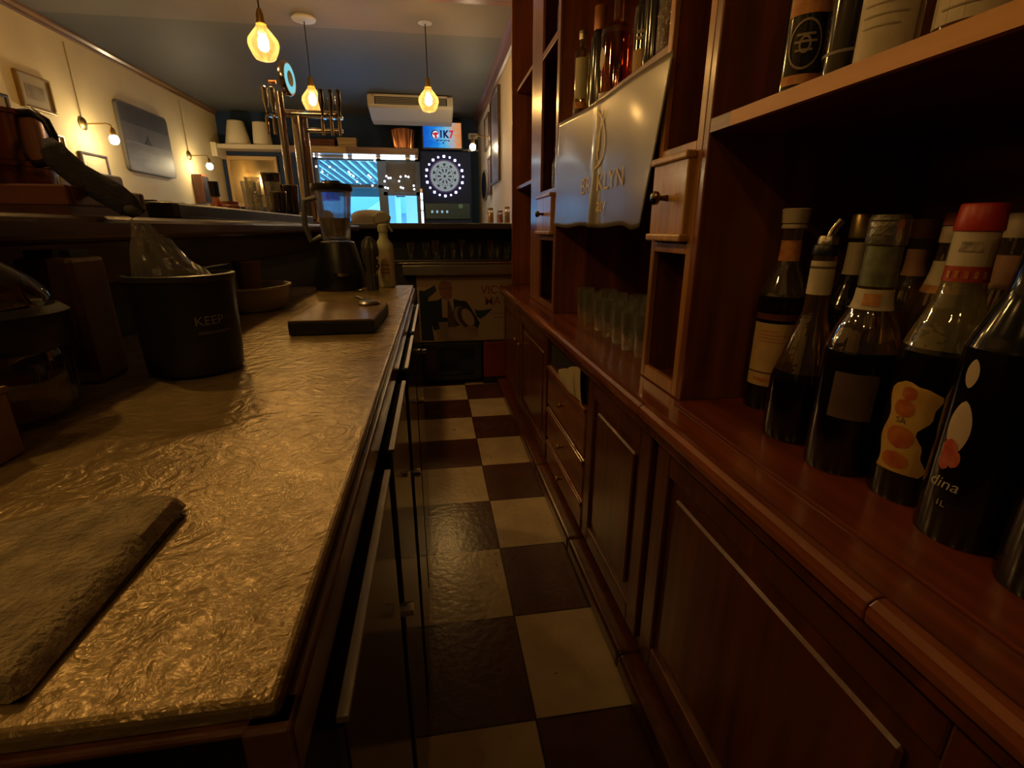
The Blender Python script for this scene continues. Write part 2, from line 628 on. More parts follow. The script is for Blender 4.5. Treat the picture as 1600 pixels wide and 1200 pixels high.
# ================================================================== FAR WALL OBJECTS
# wall shelf above the shop front
t = thing('wall_shelf', 'long shelf ledge above the shop window carrying lampshades and copper bucket', 'shelf', (-1.5, 7.95, 2.15))
MB().box(-2.82, -1.93, 7.78, 8.08, 2.19, 2.245).build('board', mat('pale_shelf_wood', (.55, .45, .30), .5, var=.1, stretch=(.1, 1, 1)), t, bevel=.004, label='pale left-hand board')
MB().box(-1.93, -.14, 7.78, 8.08, 2.155, 2.245).build('board', wood('rosy_shelf_wood', (.28, .17, .14), axis='x'), t, bevel=.004, label='rosy brown right-hand board')
MB().box(-1.70, -1.14, 7.765, 7.782, 2.16, 2.243).build('face_board', wood('tan_face', (.42, .27, .12), axis='x'), t, label='tan board fixed to the front')
MB().box(-2.895, -2.82, 7.74, 8.08, 2.08, 2.26).build('end_bracket', mat('cream_bracket', (.70, .60, .38), .5), t, bevel=.01)

m_shade = mat('linen_shade', (.72, .62, .42), .8, bump=.1, bscale=200)


def lampshade(x, y, z, r0, r1, h, label):
    t = thing('lamp_shade', label, 'lampshade', (x, y, z))
    MB().lathe([(r1, 0), (r0, h), (r0 - .008, h), (r1 - .008, 0), (r1, 0)], (x, y, z), 28).build('fabric', m_shade, t, smooth=True)
    for band in ([(r1 + .001, 0), (r1 + .003, .006), (r1 + .001, .012)], [(r0 + .001, h - .012), (r0 + .003, h - .006), (r0 + .001, h)]):
        MB().lathe(band, (x, y, z), 28).build('trim_band', mat('linen_band', (.55, .45, .28), .8), t)
    return t


lampshade(-2.59, 7.92, 2.247, .10, .165, .30, 'larger cream lampshade standing on the left end of the shelf')
lampshade(-2.27, 7.92, 2.247, .10, .125, .29, 'smaller cream lampshade right of the larger one on the shelf')
t = thing('copper_bucket', 'fluted copper bucket on the shelf right above the shop window', 'bucket', (-.34, 7.9, 2.247))
MB().lathe([(0, 0), (.145, 0), (.185, .235), (.19, .24), (.18, .238), (.14, .01), (0, .01)], (-.34, 7.9, 2.247), 96, flute=.03, nf=24).build('body', COPPER, t, smooth=True)
mb = MB().lathe([(.192, .232), (.2, .24), (.192, .248), (.184, .24), (.192, .232)], (-.34, 7.9, 2.247), 32)
mb.build('rim', COPPER, t, smooth=True)
t = thing('wooden_box', 'small tan box on shelf left of the copper bucket', 'box', (-1.13, 7.9, 2.247))
MB().box(-1.25, -1.0, 7.82, 7.98, 2.247, 2.32).build('body', wood('tan_face', (.42, .27, .12), axis='x'), t, bevel=.004)
MB().box(-1.255, -.995, 7.815, 7.985, 2.32, 2.365).build('lid', wood('tan_lid', (.46, .31, .15), axis='x'), t, bevel=.005)
t = thing('wooden_box', 'dark low box on shelf behind the beer taps', 'box', (-1.45, 7.9, 2.247))
MB().box(-1.64, -1.30, 7.84, 7.99, 2.247, 2.31).build('body', W_DK, t, bevel=.004)
MB().box(-1.645, -1.295, 7.835, 7.995, 2.31, 2.345).build('lid', W_DK, t, bevel=.004)

# ceiling air conditioner
t = thing('air_conditioner', 'white ceiling mounted air conditioner unit above the far shelf', 'air conditioner', (-.16, 7.1, 2.46))
m_ac = mat('ac_plastic', (.58, .52, .43), .45)
sec = [(6.80, 2.695), (6.80, 2.575), (6.83, 2.55), (7.14, 2.47), (7.34, 2.455), (7.44, 2.48), (7.44, 2.695)]
MB().prism([(-.70, y, z) for y, z in sec], (1.03, 0, 0)).build('casing', m_ac, t, bevel=.02, seg=3)
for i in range(4):
    z = 2.592 + i * .018
    MB().box(-.60, .24, 6.786, 6.81, z, z + .006).build('louver', mat('ac_louver', (.35, .33, .30), .5), t)
MB().box(-.62, .26, 6.792, 6.805, 2.585, 2.67).build('outlet', mat('ac_slot', (.03, .03, .035), .6), t)
mb = MB()
mb.box(-.64, .28, 6.78, 6.81, 2.665, 2.69).box(-.64, -.615, 6.78, 6.81, 2.58, 2.69).box(.255, .28, 6.78, 6.81, 2.58, 2.69)
mb.build('outlet_frame', m_ac, t, bevel=.004)

# television
TY = 7.75
def tv_mat():
    m = bpy.data.materials.new('screen_picture')
    m.use_nodes = True
    nt = m.node_tree
    nt.nodes.remove(nt.nodes['Principled BSDF'])
    tc = nt.nodes.new('ShaderNodeTexCoord')
    sep = nt.nodes.new('ShaderNodeSeparateXYZ')
    nt.links.new(tc.outputs['Generated'], sep.inputs[0])
    no = nt.nodes.new('ShaderNodeTexNoise')
    no.inputs['Scale'].default_value = 7
    no.inputs['Detail'].default_value = 6
    nt.links.new(tc.outputs['Generated'], no.inputs['Vector'])
    a = nt.nodes.new('ShaderNodeMath')
    a.operation = 'MULTIPLY_ADD'
    a.inputs[1].default_value = .34
    nt.links.new(no.outputs['Fac'], a.inputs[0])
    xs = nt.nodes.new('ShaderNodeMath')
    xs.operation = 'MULTIPLY'
    xs.inputs[1].default_value = .72
    nt.links.new(sep.outputs['X'], xs.inputs[0])
    nt.links.new(xs.outputs[0], a.inputs[2])
    r = nt.nodes.new('ShaderNodeValToRGB')
    e = r.color_ramp.elements
    e[0].position = .18
    e[0].color = (.01, .10, .55, 1)
    e[1].position = 1.0
    e[1].color = (.75, .16, .05, 1)
    for p, c in ((.42, (.01, .22, .75, 1)), (.58, (.08, .45, .80, 1)), (.72, (.45, .40, .40, 1)), (.80, (.65, .30, .12, 1))):
        k = e.new(p)
        k.color = c
    nt.links.new(a.outputs[0], r.inputs[0])
    # pale round glow of the picture behind the logo
    ds = nt.nodes.new('ShaderNodeVectorMath')
    ds.operation = 'DISTANCE'
    ds.inputs[1].default_value = (.52, .5, .52)
    nt.links.new(tc.outputs['Generated'], ds.inputs[0])
    mr = nt.nodes.new('ShaderNodeMapRange')
    mr.inputs['From Min'].default_value = .10
    mr.inputs['From Max'].default_value = .62
    mr.inputs['To Min'].default_value = .75
    mr.inputs['To Max'].default_value = 0
    nt.links.new(ds.outputs['Value'], mr.inputs['Value'])
    mx = nt.nodes.new('ShaderNodeMix')
    mx.data_type = 'RGBA'
    nt.links.new(mr.outputs[0], mx.inputs['Factor'])
    nt.links.new(r.outputs[0], mx.inputs['A'])
    mx.inputs['B'].default_value = (.55, .85, .95, 1)
    em = nt.nodes.new('ShaderNodeEmission')
    em.inputs[1].default_value = .95
    nt.links.new(mx.outputs['Result'], em.inputs[0])
    nt.links.new(em.outputs[0], nt.nodes['Material Output'].inputs[0])
    return m


t = thing('television', 'lit television with blue and orange screen hung above the dartboard', 'television', (.21, TY, 2.24))
MB().box(-.085, .50, TY, TY + .05, 2.225, 2.60).build('bezel', BLACK, t, bevel=.006)
scr = MB().box(-.062, .477, TY - .004, TY + .002, 2.252, 2.578).build('screen', tv_mat(), t)
E_NAVY = emit('screen_navy', (.01, .012, .06), 1.0)
E_RED = emit('screen_red', (.62, .03, .05), .9)
E_WHT = emit('screen_white', (.85, .92, 1), .9)
fy = TY - .006
MB().prism([(x, fy, z) for x, z in ell(.105, 2.425, .055, .057, 22)], (0, .002, 0)).build('logo_disc', E_NAVY, scr)
MB().prism([(x, fy - .0015, z) for x, z in ell(.112, 2.42, .046, .05, 22)], (0, .001, 0)).build('logo_ring', E_WHT, scr)
MB().prism([(.075, fy - .003, 2.445), (.145, fy - .003, 2.452), (.152, fy - .003, 2.43), (.125, fy - .003, 2.41), (.14, fy - .003, 2.375), (.10, fy - .003, 2.372), (.10, fy - .003, 2.41), (.07, fy - .003, 2.425)], (0, .001, 0)).build('logo_mark', E_RED, scr)
letters('1K', .13, lambda x, y: (.228 + x, fy - .001, 2.425 + y), 'lettering', E_NAVY, scr, squeeze=.9, bold=.006)
letters('7', .13, lambda x, y: (.335 + x, fy - .001, 2.425 + y), 'lettering', E_RED, scr, squeeze=.9, bold=.006)
mb = MB()
for i in range(7):
    mb.box(.12 + i * .028, .14 + i * .028, fy, fy + .002, 2.338 + (i % 2) * .006, 2.356)
mb.prism([(.20, fy, 2.325), (.235, fy, 2.325), (.218, fy, 2.30)], (0, .002, 0))
mb.build('caption_mark', E_NAVY, scr)
MB().box(.10, .30, TY + .05, YF, 2.35, 2.47).build('wall_bracket', BLACKM, t)

# electronic dartboard machine
DY = 7.62
DC = (.215, 1.862)
t = thing('dartboard_machine', 'tall dark electronic dartboard machine with ring of purple lights', 'dartboard', (.24, 7.8, 0))
MB().box(-.11, .60, DY, 8.05, 0, 2.19).build('cabinet', mat('dart_cabinet', (.010, .022, .09), .6, spec=.25), t, bevel=.01)
m_dpale = mat('dart_pale', (.32, .45, .58), .5, emit=(.30, .50, .75), estr=.28)
m_ddark = mat('dart_black', (.012, .016, .03), .5)
mb = MB().prism([(x, DY - .02, z) for x, z in ell(*DC, .202, .202, 60)], (0, .02, 0))
brd = mb.build('dartboard', m_dpale, t)
mb = MB()
for k in range(20):
    a0 = 2 * PI * (k - .5) / 20 + PI / 2
    a1 = a0 + 2 * PI / 20
    for r0, r1, on in ((.052, .100, k % 2), (.118, .128, True), (.142, .170, k % 2 == 0)):
        if not on:
            continue
        g = .25 if r0 > .11 and r1 < .13 else .12
        aa, ab = a0 + (a1 - a0) * g, a1 - (a1 - a0) * g
        q = []
        for a, r in ((aa, r0), (ab, r0), (ab, r1), (aa, r1)):
            q.append((DC[0] + r * math.cos(a), DY - .022, DC[1] + r * math.sin(a)))
        mb.prism(q, (0, .003, 0))
mb.prism([(x, DY - .022, z) for x, z in ell(*DC, .018, .018, 16)], (0, .003, 0))
mb.build('segments', m_ddark, brd)
mb = MB()
ro, ri = 0.222, .202
for k in range(40):
    a0, a1 = 2 * PI * k / 40, 2 * PI * (k + 1) / 40
    mb.prism([(DC[0] + r * math.cos(a), DY - .025, DC[1] + r * math.sin(a)) for a, r in ((a0, ri), (a1, ri), (a1, ro), (a0, ro))], (0, .025, 0))
mb.build('number_ring', mat('ring_glow_tint', (.08, .06, .50), .4), t)  # purple glow of the ring lights put into the base colour
m_ring = emit('purple_light', (.72, .66, 1.0), 3.2)
for k in range(20):
    a = 2 * PI * k / 20 + PI / 2
    x, z = DC[0] + .262 * math.cos(a), DC[1] + .262 * math.sin(a)
    big = .017 if k % 2 == 0 else .013
    MB().box(x - big, x + big, DY - .012, DY + .001, z - big, z + big).build('ring_light', m_ring, t, bevel=.006)
MB().box(-.08, .57, DY - .03, DY, 1.28, 1.50).build('control_panel', mat('dart_panel', (.03, .07, .10), .3), t, bevel=.01)
m_btn = emit('button_light', (.45, .75, .9), .55)
for i in range(4):
    MB().box(.0 + i * .072, .03 + i * .072, DY - .036, DY - .03, 1.365, 1.40).build('button', m_btn, t, bevel=.004)
MB().prism([(x, DY - .034, z) for x, z in ell(.43, 1.46, .035, .03, 16)], (0, .004, 0)).build('score_badge', mat('badge_teal', (.15, .35, .38), .4), t)

t = thing('exit_sign', 'small white sign box on far wall right of the television', 'sign', (.67, 8.05, 2.4))
MB().box(.60, .74, 8.02, 8.1, 2.42, 2.50).build('box', mat('white_box', (.6, .6, .6), .5), t, bevel=.006)
MB().box(.63, .71, 8.014, 8.022, 2.445, 2.475).build('face', mat('grey_face', (.2, .2, .2), .5), t)
t = thing('conduit', 'thin pale conduit along the far wall right of the television', 'conduit', (.6, 8.08, 2.27))
MB().cyl((.50, 8.085, 2.275), (.75, 8.085, 2.275), .012).build('pipe', mat('pale_pipe', (.45, .48, .5), .4), t, smooth=True)
MB().box(.60, .63, 8.06, 8.1, 2.255, 2.295).build('clip', STEEL, t)


def framed(name, x, y0, y1, z0, z1, side, fw, frame_m, art_m, label, cat='picture', depth=.03, mount=None):
    """picture on a side wall: side=+1 hangs on the left wall facing +x"""
    t = thing(name, label, cat, (x, (y0 + y1) / 2, z0))
    d = depth * side
    xs = sorted((x, x + d))
    mb = MB()
    mb.box(xs[0], xs[1], y0, y1, z0, z0 + fw).box(xs[0], xs[1], y0, y1, z1 - fw, z1)
    mb.box(xs[0], xs[1], y0, y0 + fw, z0 + fw, z1 - fw).box(xs[0], xs[1], y1 - fw, y1, z0 + fw, z1 - fw)
    mb.build('frame', frame_m, t, bevel=.003)
    xa = sorted((x + d * .1, x + d * .5))
    if mount:
        MB().box(xa[0], xa[1], y0 + fw, y1 - fw, z0 + fw, z1 - fw).build('mount', mount, t)
        k = (y1 - y0) * .16
        xb = sorted((x + d * .5, x + d * .56))
        MB().box(xb[0], xb[1], y0 + fw + k, y1 - fw - k, z0 + fw + k, z1 - fw - k).build('print', art_m, t)
    else:
        MB().box(xa[0], xa[1], y0 + fw, y1 - fw, z0 + fw, z1 - fw).build('print', art_m, t)
    return t


m_gilt = mat('gilt_frame', (.34, .22, .08), .35, .4)
m_dkfr = wood('dark_frame', (.07, .04, .025), axis='y')
m_art1 = mat('sepia_print', (.20, .15, .09), .4, color2=(.42, .34, .20), scale=9)
m_art2 = mat('sketch_print', (.55, .45, .26), .5, color2=(.68, .58, .36), scale=12)
m_art3 = mat('grey_print', (.26, .23, .18), .4, color2=(.40, .36, .28), scale=6)
framed('framed_picture', XL, 4.47, 4.80, 1.995, 2.235, 1, .018, m_gilt, m_art1, 'gilt framed sepia picture on the cream wall, left of first wall lamp', mount=mat('sepia_mount', (.36, .29, .17), .6))
framed('framed_picture', XL, 3.98, 4.33, 1.58, 2.035, 1, .02, m_dkfr, m_art3, 'grey picture cut by the left image edge on the cream wall', mount=mat('grey_mount', (.40, .35, .26), .6))
framed('framed_picture', XL, 4.97, 5.325, 1.48, 1.77, 1, .016, m_dkfr, m_art2, 'small pale sketch in thin dark frame below the first wall lamp', mount=mat('pale_mount', (.62, .52, .32), .6))
framed('framed_picture', XL, 4.50, 4.81, 1.60, 1.855, 1, .014, m_gilt, m_art2, 'small pale picture in thin frame behind the copper ice bucket')
# big sea photograph on canvas with rounded corners
t = thing('canvas_picture', 'large grey seascape canvas with a lone rock between the two wall lamps', 'picture', (XL, 6.1, 1.69))
def rrect(y0, y1, z0, z1, r, n=6):
    out = []
    for cy, cz, a0 in ((y1 - r, z1 - r, 0), (y0 + r, z1 - r, 90), (y0 + r, z0 + r, 180), (y1 - r, z0 + r, 270)):
        for i in range(n + 1):
            a = math.radians(a0 + 90 * i / n)
            out.append((cy + r * math.cos(a), cz + r * math.sin(a)))
    return out
MB().prism([(XL + .002, y, z) for y, z in rrect(5.64, 6.56, 1.69, 2.31, .05)], (.035, 0, 0)).build('canvas', mat('canvas_sky', (.13, .11, .09), .6, var=.25, scale=2.5), t)
MB().prism([(XL + .0375, y, z) for y, z in rrect(5.66, 6.54, 2.13, 2.29, .03)], (.001, 0, 0)).build('cloud_band', mat('canvas_cloud', (.07, .062, .05), .7, var=.3, scale=3), t)
MB().prism([(XL + .0375, y, z) for y, z in rrect(5.66, 6.54, 1.70, 1.97, .03)], (.001, 0, 0)).build('sea_band', mat('canvas_sea', (.10, .085, .07), .5, color2=(.28, .24, .18), scale=4, stretch=(1, .5, 3)), t)
MB().prism([(XL + .039, 6.00, 1.97), (XL + .039, 6.16, 1.97), (XL + .039, 6.12, 2.0), (XL + .039, 6.09, 2.07), (XL + .039, 6.06, 2.0)], (.001, 0, 0)).build('rock', mat('canvas_rock', (.035, .03, .025), .7), t)
# amber mirror / framed print at far left
t = thing('framed_mirror', 'large amber framed mirror on the far wall under the lampshades', 'mirror', (-2.5, 8.05, 1.5))
mb = MB()
mb.box(-2.83, -2.16, 8.05, 8.09, 2.08, 2.13).box(-2.83, -2.16, 8.05, 8.09, 1.45, 1.5).box(-2.83, -2.79, 8.05, 8.09, 1.5, 2.08).box(-2.20, -2.16, 8.05, 8.09, 1.5, 2.08)
mb.build('frame', mat('amber_frame', (.55, .34, .12), .4), t, bevel=.004)
MB().box(-2.79, -2.20, 8.06, 8.09, 1.5, 2.08).build('glass', mat('amber_mirror', (.62, .42, .18), .12, .85), t)

# right wall pictures
m_blue = mat('violet_print', (.10, .09, .22), .3, color2=(.20, .17, .30), scale=4)
framed('framed_picture', XR, 5.55, 6.28, 1.64, 2.54, -1, .025, m_dkfr, mat('grey_blue_print', (.18, .16, .16), .25, color2=(.11, .10, .22), scale=1.5), 'tallest framed picture on the right wall beside the backbar end panel')
framed('framed_picture', XR, 6.46, 6.93, 2.10, 2.47, -1, .02, m_dkfr, m_art3, 'small dark framed picture high on the right wall above wall lamp')
framed('framed_picture', XR, 6.33, 6.60, 1.55, 1.98, -1, .02, m_dkfr, m_blue, 'narrow violet framed picture on the right wall next to oval mirror')
t = thing('oval_mirror', 'dark oval mirror hanging on the right wall near the dartboard', 'mirror', (XR, 7.12, 1.52))
MB().prism([(XR - .022, y, z) for y, z in ell(7.12, 1.71, .34, .195, 36)], (.02, 0, 0)).build('frame', mat('pale_oval', (.20, .17, .15), .5), t)
MB().prism([(XR - .026, y, z) for y, z in ell(7.12, 1.71, .31, .17, 36)], (.005, 0, 0)).build('glass', mat('dark_mirror', (.10, .10, .12), .12, .8), t)

# wall lamps --------------------------------------------------------
m_bulb = emit('bulb_glow', (1.0, .76, .40), LAMP)
m_wbulb = emit('wall_bulb_glow', (1.0, .78, .43), WALL_LAMP)


def wall_lamp(x, y, z, s, label):
    t = thing('wall_lamp', label, 'lamp', (x, y, z))
    pl = MB().lathe([(0, 0), (.05, .003), (.052, .012), (.03, .025), (0, .03)], (0, 0, 0), 20).build('wall_plate', BRASS, t, org=(0, 0, 0), smooth=True)
    pl.location = (0, 0, 0)
    pl.rotation_euler = (0, s * PI / 2, 0)
    a = []
    MB().tube([(x + s * .02, y, z), (x + s * .19, y, z + .005), (x + s * .215, y, z - .005), (x + s * .22, y, z - .03)], .006, 8).build('arm', BRASS, t, smooth=True)
    MB().lathe([(0, 0), (.012, 0), (.022, -.03), (.022, -.06), (0, -.06)], (x + s * .22, y, z - .025), 16).build('socket', BRASS, t, smooth=True)
    MB().sphere((x + s * .22, y, z - .118), .036, 16, 1.15).build('bulb', m_wbulb, t, smooth=True)
    MB().tube([(x + s * .008, y, z + .04), (x + s * .006, y, z + .3), (x + s * .006, y, HC - .1)], .004, 6).build('cord', mat('cream_cord', (.5, .4, .22), .6), t)
    return t


wall_lamp(XL, 5.13, 2.0, 1, 'wall lamp with bare glowing bulb left of the large seascape canvas')
wall_lamp(XL, 7.05, 2.0, 1, 'wall lamp with bare glowing bulb right of the large seascape canvas')
wall_lamp(XR, 6.42, 2.2, -1, 'wall lamp with bare glowing bulb on the right wall between pictures')

# speaker under second wall lamp
t = thing('wall_speaker', 'narrow dark speaker on the cream wall under the second wall lamp', 'speaker', (XL + .1, 7.15, 1.5))
MB().box(XL, XL + .12, 7.02, 7.2, 1.45, 1.79).build('cabinet', W_DK, t, bevel=.008)
MB().box(XL + .12, XL + .126, 7.03, 7.19, 1.47, 1.77).build('grille', BLACKM, t)

# bench at the left wall behind the bar
m_olive = mat('olive_upholstery', (.13, .10, .05), .7, var=.1, scale=20)
t = thing('wall_bench', 'olive upholstered high-back bench against the cream wall', 'bench', (-2.6, 4.7, 0))
MB().box(-2.88, -2.48, 4.0, 4.75, 0.40, 0.48).build('seat', m_olive, t, bevel=.02, seg=3)
MB().box(-2.60, -2.48, 4.0, 4.75, 0.48, 1.555).build('backrest', m_olive, t, bevel=.025, seg=3)
for sx in (-2.85, -2.53):
    for sy in (4.03, 4.68):
        MB().box(sx, sx + .04, sy, sy + .04, 0, .41).build('leg', W_DK, t)

# ================================================================== PENDANT LAMPS
def pendant(x, y, zb, label, group='pendant lamps over the bar'):
    t = thing('pendant_lamp', label, 'lamp', (x, y, zb), group)
    MB().lathe([(0, HC), (.085, HC), (.09, HC - .012), (.085, HC - .022), (.01, HC - .03), (0, HC - .03)], (x, y, 0), 28).build('ceiling_rose', mat('white_rose', (.62, .62, .66), .4), t, smooth=True)
    MB().cyl((x, y, zb + .15), (x, y, HC - .03), .004, n=8).build('cord', BLACK, t)
    MB().lathe([(0, .165), (.010, .165), (.016, .15), (.021, .135), (.021, .10), (.026, .098), (.026, .088), (0, .088)], (x, y, zb), 18).build('socket', BRASS, t, smooth=True)
    MB().lathe([(.028, .092), (.030, .075), (.055, .045), (.080, .012), (.084, -.012), (.078, -.035), (.062, -.070), (.050, -.086), (.03, -.092)], (x, y, zb), 32).build('glass_shade', GLAMB, t, smooth=True)
    MB().lathe([(0, .040), (.012, .036), (.024, .022), (.029, .004), (.026, -.018), (.014, -.033), (0, -.037)], (x, y, zb), 20).build('bulb', m_bulb, t, smooth=True)
    MB().lathe([(.013, .088), (.014, .06), (.018, .036), (.013, .034)], (x, y, zb), 16).build('bulb_neck', GLAMB, t, smooth=True)
    return t


p0 = pendant(-.90, 4.62, 2.14, 'amber glass pendant lamp glowing behind the beer tower')
dup(p0, (.022, 4.60, 2.165), 'amber glass pendant lamp in front of the ceiling air conditioner')
dup(p0, (-.904, 3.43, 2.165), 'largest and nearest amber glass pendant lamp at top left')
for y, lab in ((2.25, 'third'), (1.05, 'second'), (-.35, 'nearest')):  # unseen lamps added to continue the row and light the worktop
    k = dup(p0, (-.904, y, 2.165), 'added amber glass pendant lamp, unseen above the frame over the left bar, %s from the viewer end' % lab)
    if y < 0:
        k.scale = (.75, .75, .75)
        k.location.z = HC - .75 * (HC - 2.165)
k = dup(p0, (-.35, -1.1, 2.45), 'added amber glass pendant lamp, unseen behind the viewpoint over the aisle end')  # added lamp out of view, placed to light the aisle floor and worktop
k.scale = (.6, .6, .6)
k.location.z = HC - .6 * (HC - 2.165) - .0

# ================================================================== RAISED BAR (customer side)
m_ledge = wood('ledge_wood', (.085, .045, .028), axis='y', rough=.25)
m_panel = mat('dark_bar_panel', (.030, .028, .030), .5, var=.15, scale=6)
t = thing('bar_counter', 'dark raised bar counter running along the left side', 'bar counter', (-.75, 1.6, 0))
MB().box(-.98, -.47, -1.2, 3.50, 1.132, 1.168).build('ledge_top', m_ledge, t, bevel=.01, seg=3)
MB().box(-.92, -.61, -1.15, 3.55, 0, 1.132).build('body', m_panel, t)
MB().box(-.61, -.585, .1, 3.55, 1.05, 1.132).build('rail', m_ledge, t, bevel=.006)
t = thing('bar_counter', 'far dark bar counter closing the end of the aisle', 'bar counter', (-.1, 3.9, 0))
MB().box(-.98, XR - .005, 3.56, 4.15, 1.145, 1.185).build('ledge_top', wood('far_ledge_wood', (.05, .04, .045), axis='x', rough=.25), t, bevel=.008, seg=3)
MB().box(-.92, XR - .005, 3.90, 4.10, 0, 1.145).build('body', mat('navy_panel', (.02, .028, .04), .5), t)
MB().box(-.58, XR - .005, 3.66, 3.90, .90, .935).build('glass_shelf', mat('shelf_steel', (.30, .28, .28), .25, 1.0), t, bevel=.004)
MB().box(-.58, XR - .005, 3.665, 3.90, 0, .90).build('front', mat('counter_front_black', (.015, .015, .018), .5), t)
# steel speed rail / trough
t = thing('bottle_trough', 'shiny steel trough rail above the poster', 'trough', (.2, 3.6, .83))
MB().box(-.22, XR - .01, 3.565, 3.655, .835, .845).build('tray', STEEL, t)
MB().box(-.22, XR - .01, 3.555, 3.568, .835, .905).build('front_lip', STEEL, t, bevel=.005)
MB().cyl((-.24, 3.56, .918), (XR - .01, 3.56, .918), .009, n=10).build('rail', CHROME, t, smooth=True)
MB().box(-.22, -.208, 3.565, 3.655, .845, .905).build('end_plate', STEEL, t)

# glasses on the far shelf
def tumbler(r, h, m, name='drinking_glass'):
    b = MB().lathe([(0, .004), (r * .80, .004), (r * .82, 0), (r * .86, .002), (r, h), (r * .95, h), (r * .80, .016), (0, .014)], (0, 0, 0), 20)
    return b.build(name, m, smooth=True, org=(0, 0, 0))


g0 = None
for i, x in enumerate((-.16, -.05, .02, .085, .15, .215, .285, .35, .425, .49, .55, .63)):
    y = 3.76 + (i % 2) * .05
    if g0 is None:
        g0 = tumbler(.030, .115, GL)
        tag(g0, 'clear glass tumbler in the row on the steel shelf above the poster', 'glass', 'tumblers on the far steel shelf')
        g0.location = (x, y, .936)
    else:
        k = g0.copy()
        COL.objects.link(k)
        k.location = (x, y, .936)
        k.scale = (1, 1, 1 + .15 * ((i * 7) % 3 - 1))

# poster board under the trough
t = thing('poster_board', 'beige poster of a man in dark suit holding a hat, under the trough', 'poster', (.22, 3.63, .335))
PYp = 3.645
MB().box(-.13, XR - .02, PYp, PYp + .018, .335, .83).build('panel', mat('poster_beige', (.50, .37, .25), .5, var=.08, scale=3), t)
NAVY = mat('poster_navy', (.012, .02, .035), .5)
def flat(name, pts, m, lay, lab=None):
    return MB().prism([(x, PYp - .0012 * lay, z) for x, z in pts], (0, .001, 0)).build(name, m, t, label=lab)
flat('chair_shape', [(-.115, .72), (-.08, .715), (.0, .755), (.012, .715), (-.05, .665), (-.055, .63), (-.02, .345), (-.115, .345)], mat('poster_teal', (.015, .03, .045), .5), 1)
flat('suit', [(-.055, .64), (.015, .645), (.05, .665), (.10, .655), (.125, .655), (.18, .64), (.225, .635), (.25, .60), (.29, .53), (.325, .47), (.305, .425), (.28, .45), (.10, .45), (-.02, .42), (-.045, .5)], NAVY, 2)
flat('shirt', [(.045, .66), (.13, .66), (.135, .60), (.115, .51), (.045, .52)], mat('poster_shirt', (.45, .36, .28), .6), 3)
flat('tie', [(.088, .64), (.10, .64), (.125, .56), (.15, .44), (.085, .44), (.085, .55)], mat('poster_tie', (.10, .065, .055), .6), 4)
flat('face', [(.025, .74), (.035, .775), (.07, .79), (.115, .775), (.125, .72), (.12, .665), (.09, .645), (.055, .655), (.035, .69)], mat('poster_skin', (.30, .15, .09), .6), 5)
flat('face_brim', [(.02, .738), (.128, .742), (.126, .728), (.03, .724)], mat('poster_skin_dark', (.20, .095, .06), .6), 6)
flat('hat_brim', ell(.20, .51, .055, .10, 22, .55), mat('poster_hat', (.30, .22, .17), .6), 7)
flat('hat_band', ell(.218, .51, .05, .09, 22, .5), mat('poster_band', (.06, .03, .025), .6), 8)
flat('hat_crown', ell(.235, .515, .040, .072, 22, .5), mat('poster_crown', (.42, .32, .26), .6), 9)
flat('table_cloth', [(.0, .42), (.10, .445), (.25, .44), (.31, .425), (.31, .36), (.22, .345), (.0, .345)], mat('poster_cloth', (.36, .26, .18), .6), 5)
flat('hand', ell(.255, .43, .038, .022, 16, -.2), mat('poster_skin2', (.34, .19, .12), .6), 10)
flat('drinking_glass', [(.015, .485), (.085, .485), (.078, .365), (.03, .365)], mat('poster_glass', (.28, .22, .17), .5), 11)
flat('leaf', [(.285, .575), (.31, .565), (.36, .565), (.42, .575), (.375, .53), (.33, .50), (.30, .52)], mat('poster_leaf', (.02, .055, .055), .5), 3)
m_rust = mat('poster_rust', (.30, .075, .025), .6)
letters('VICT', .085, lambda x, y: (.425 + x, PYp - .002, .712 + y), 'lettering', m_rust, t, squeeze=.95, bold=.0012)
letters('MA', .085, lambda x, y: (.425 + x, PYp - .002, .630 + y), 'lettering', m_rust, t, squeeze=1.0, bold=.0008)
mb = MB()
mb.box(.41, .50, PYp - .002, PYp, .535, .541).box(.43, .50, PYp - .002, PYp, .505, .511)
mb.build('small_print', mat('poster_print', (.26, .18, .11), .6), t)
# low niches below the poster
t = thing('low_cabinet', 'low black cabinet with glass front under the poster', 'cabinet', (.1, 3.6, 0))
mb = MB().box(-.12, .33, 3.6, 3.66, .04, .07).box(-.12, .33, 3.6, 3.66, .29, .325).box(.27, .33, 3.6, 3.66, .07, .29).box(-.02, .01, 3.6, 3.66, .07, .29).box(-.13, -.10, 3.6, 3.66, .04, .325)
mb.build('frame', BLACKM, t, bevel=.003)
MB().box(.01, .27, 3.625, 3.655, .07, .29).build('glass_door', mat('dark_teal_glass', (.006, .016, .02), .15), t)
MB().box(-.10, -.02, 3.625, 3.655, .07, .29).build('side_panel', mat('pinkish_panel', (.09, .05, .045), .5), t)
t = thing('plastic_crate', 'plain red crate on the floor right of the low black cabinet', 'crate', (.5, 3.6, 0))
MB().box(.345, .70, 3.6, 3.66, .05, .325).build('body', mat('crate_red', (.22, .03, .018), .5), t, bevel=.006)
MB().box(.34, .705, 3.595, 3.664, .0, .05).build('base', BLACKM, t)

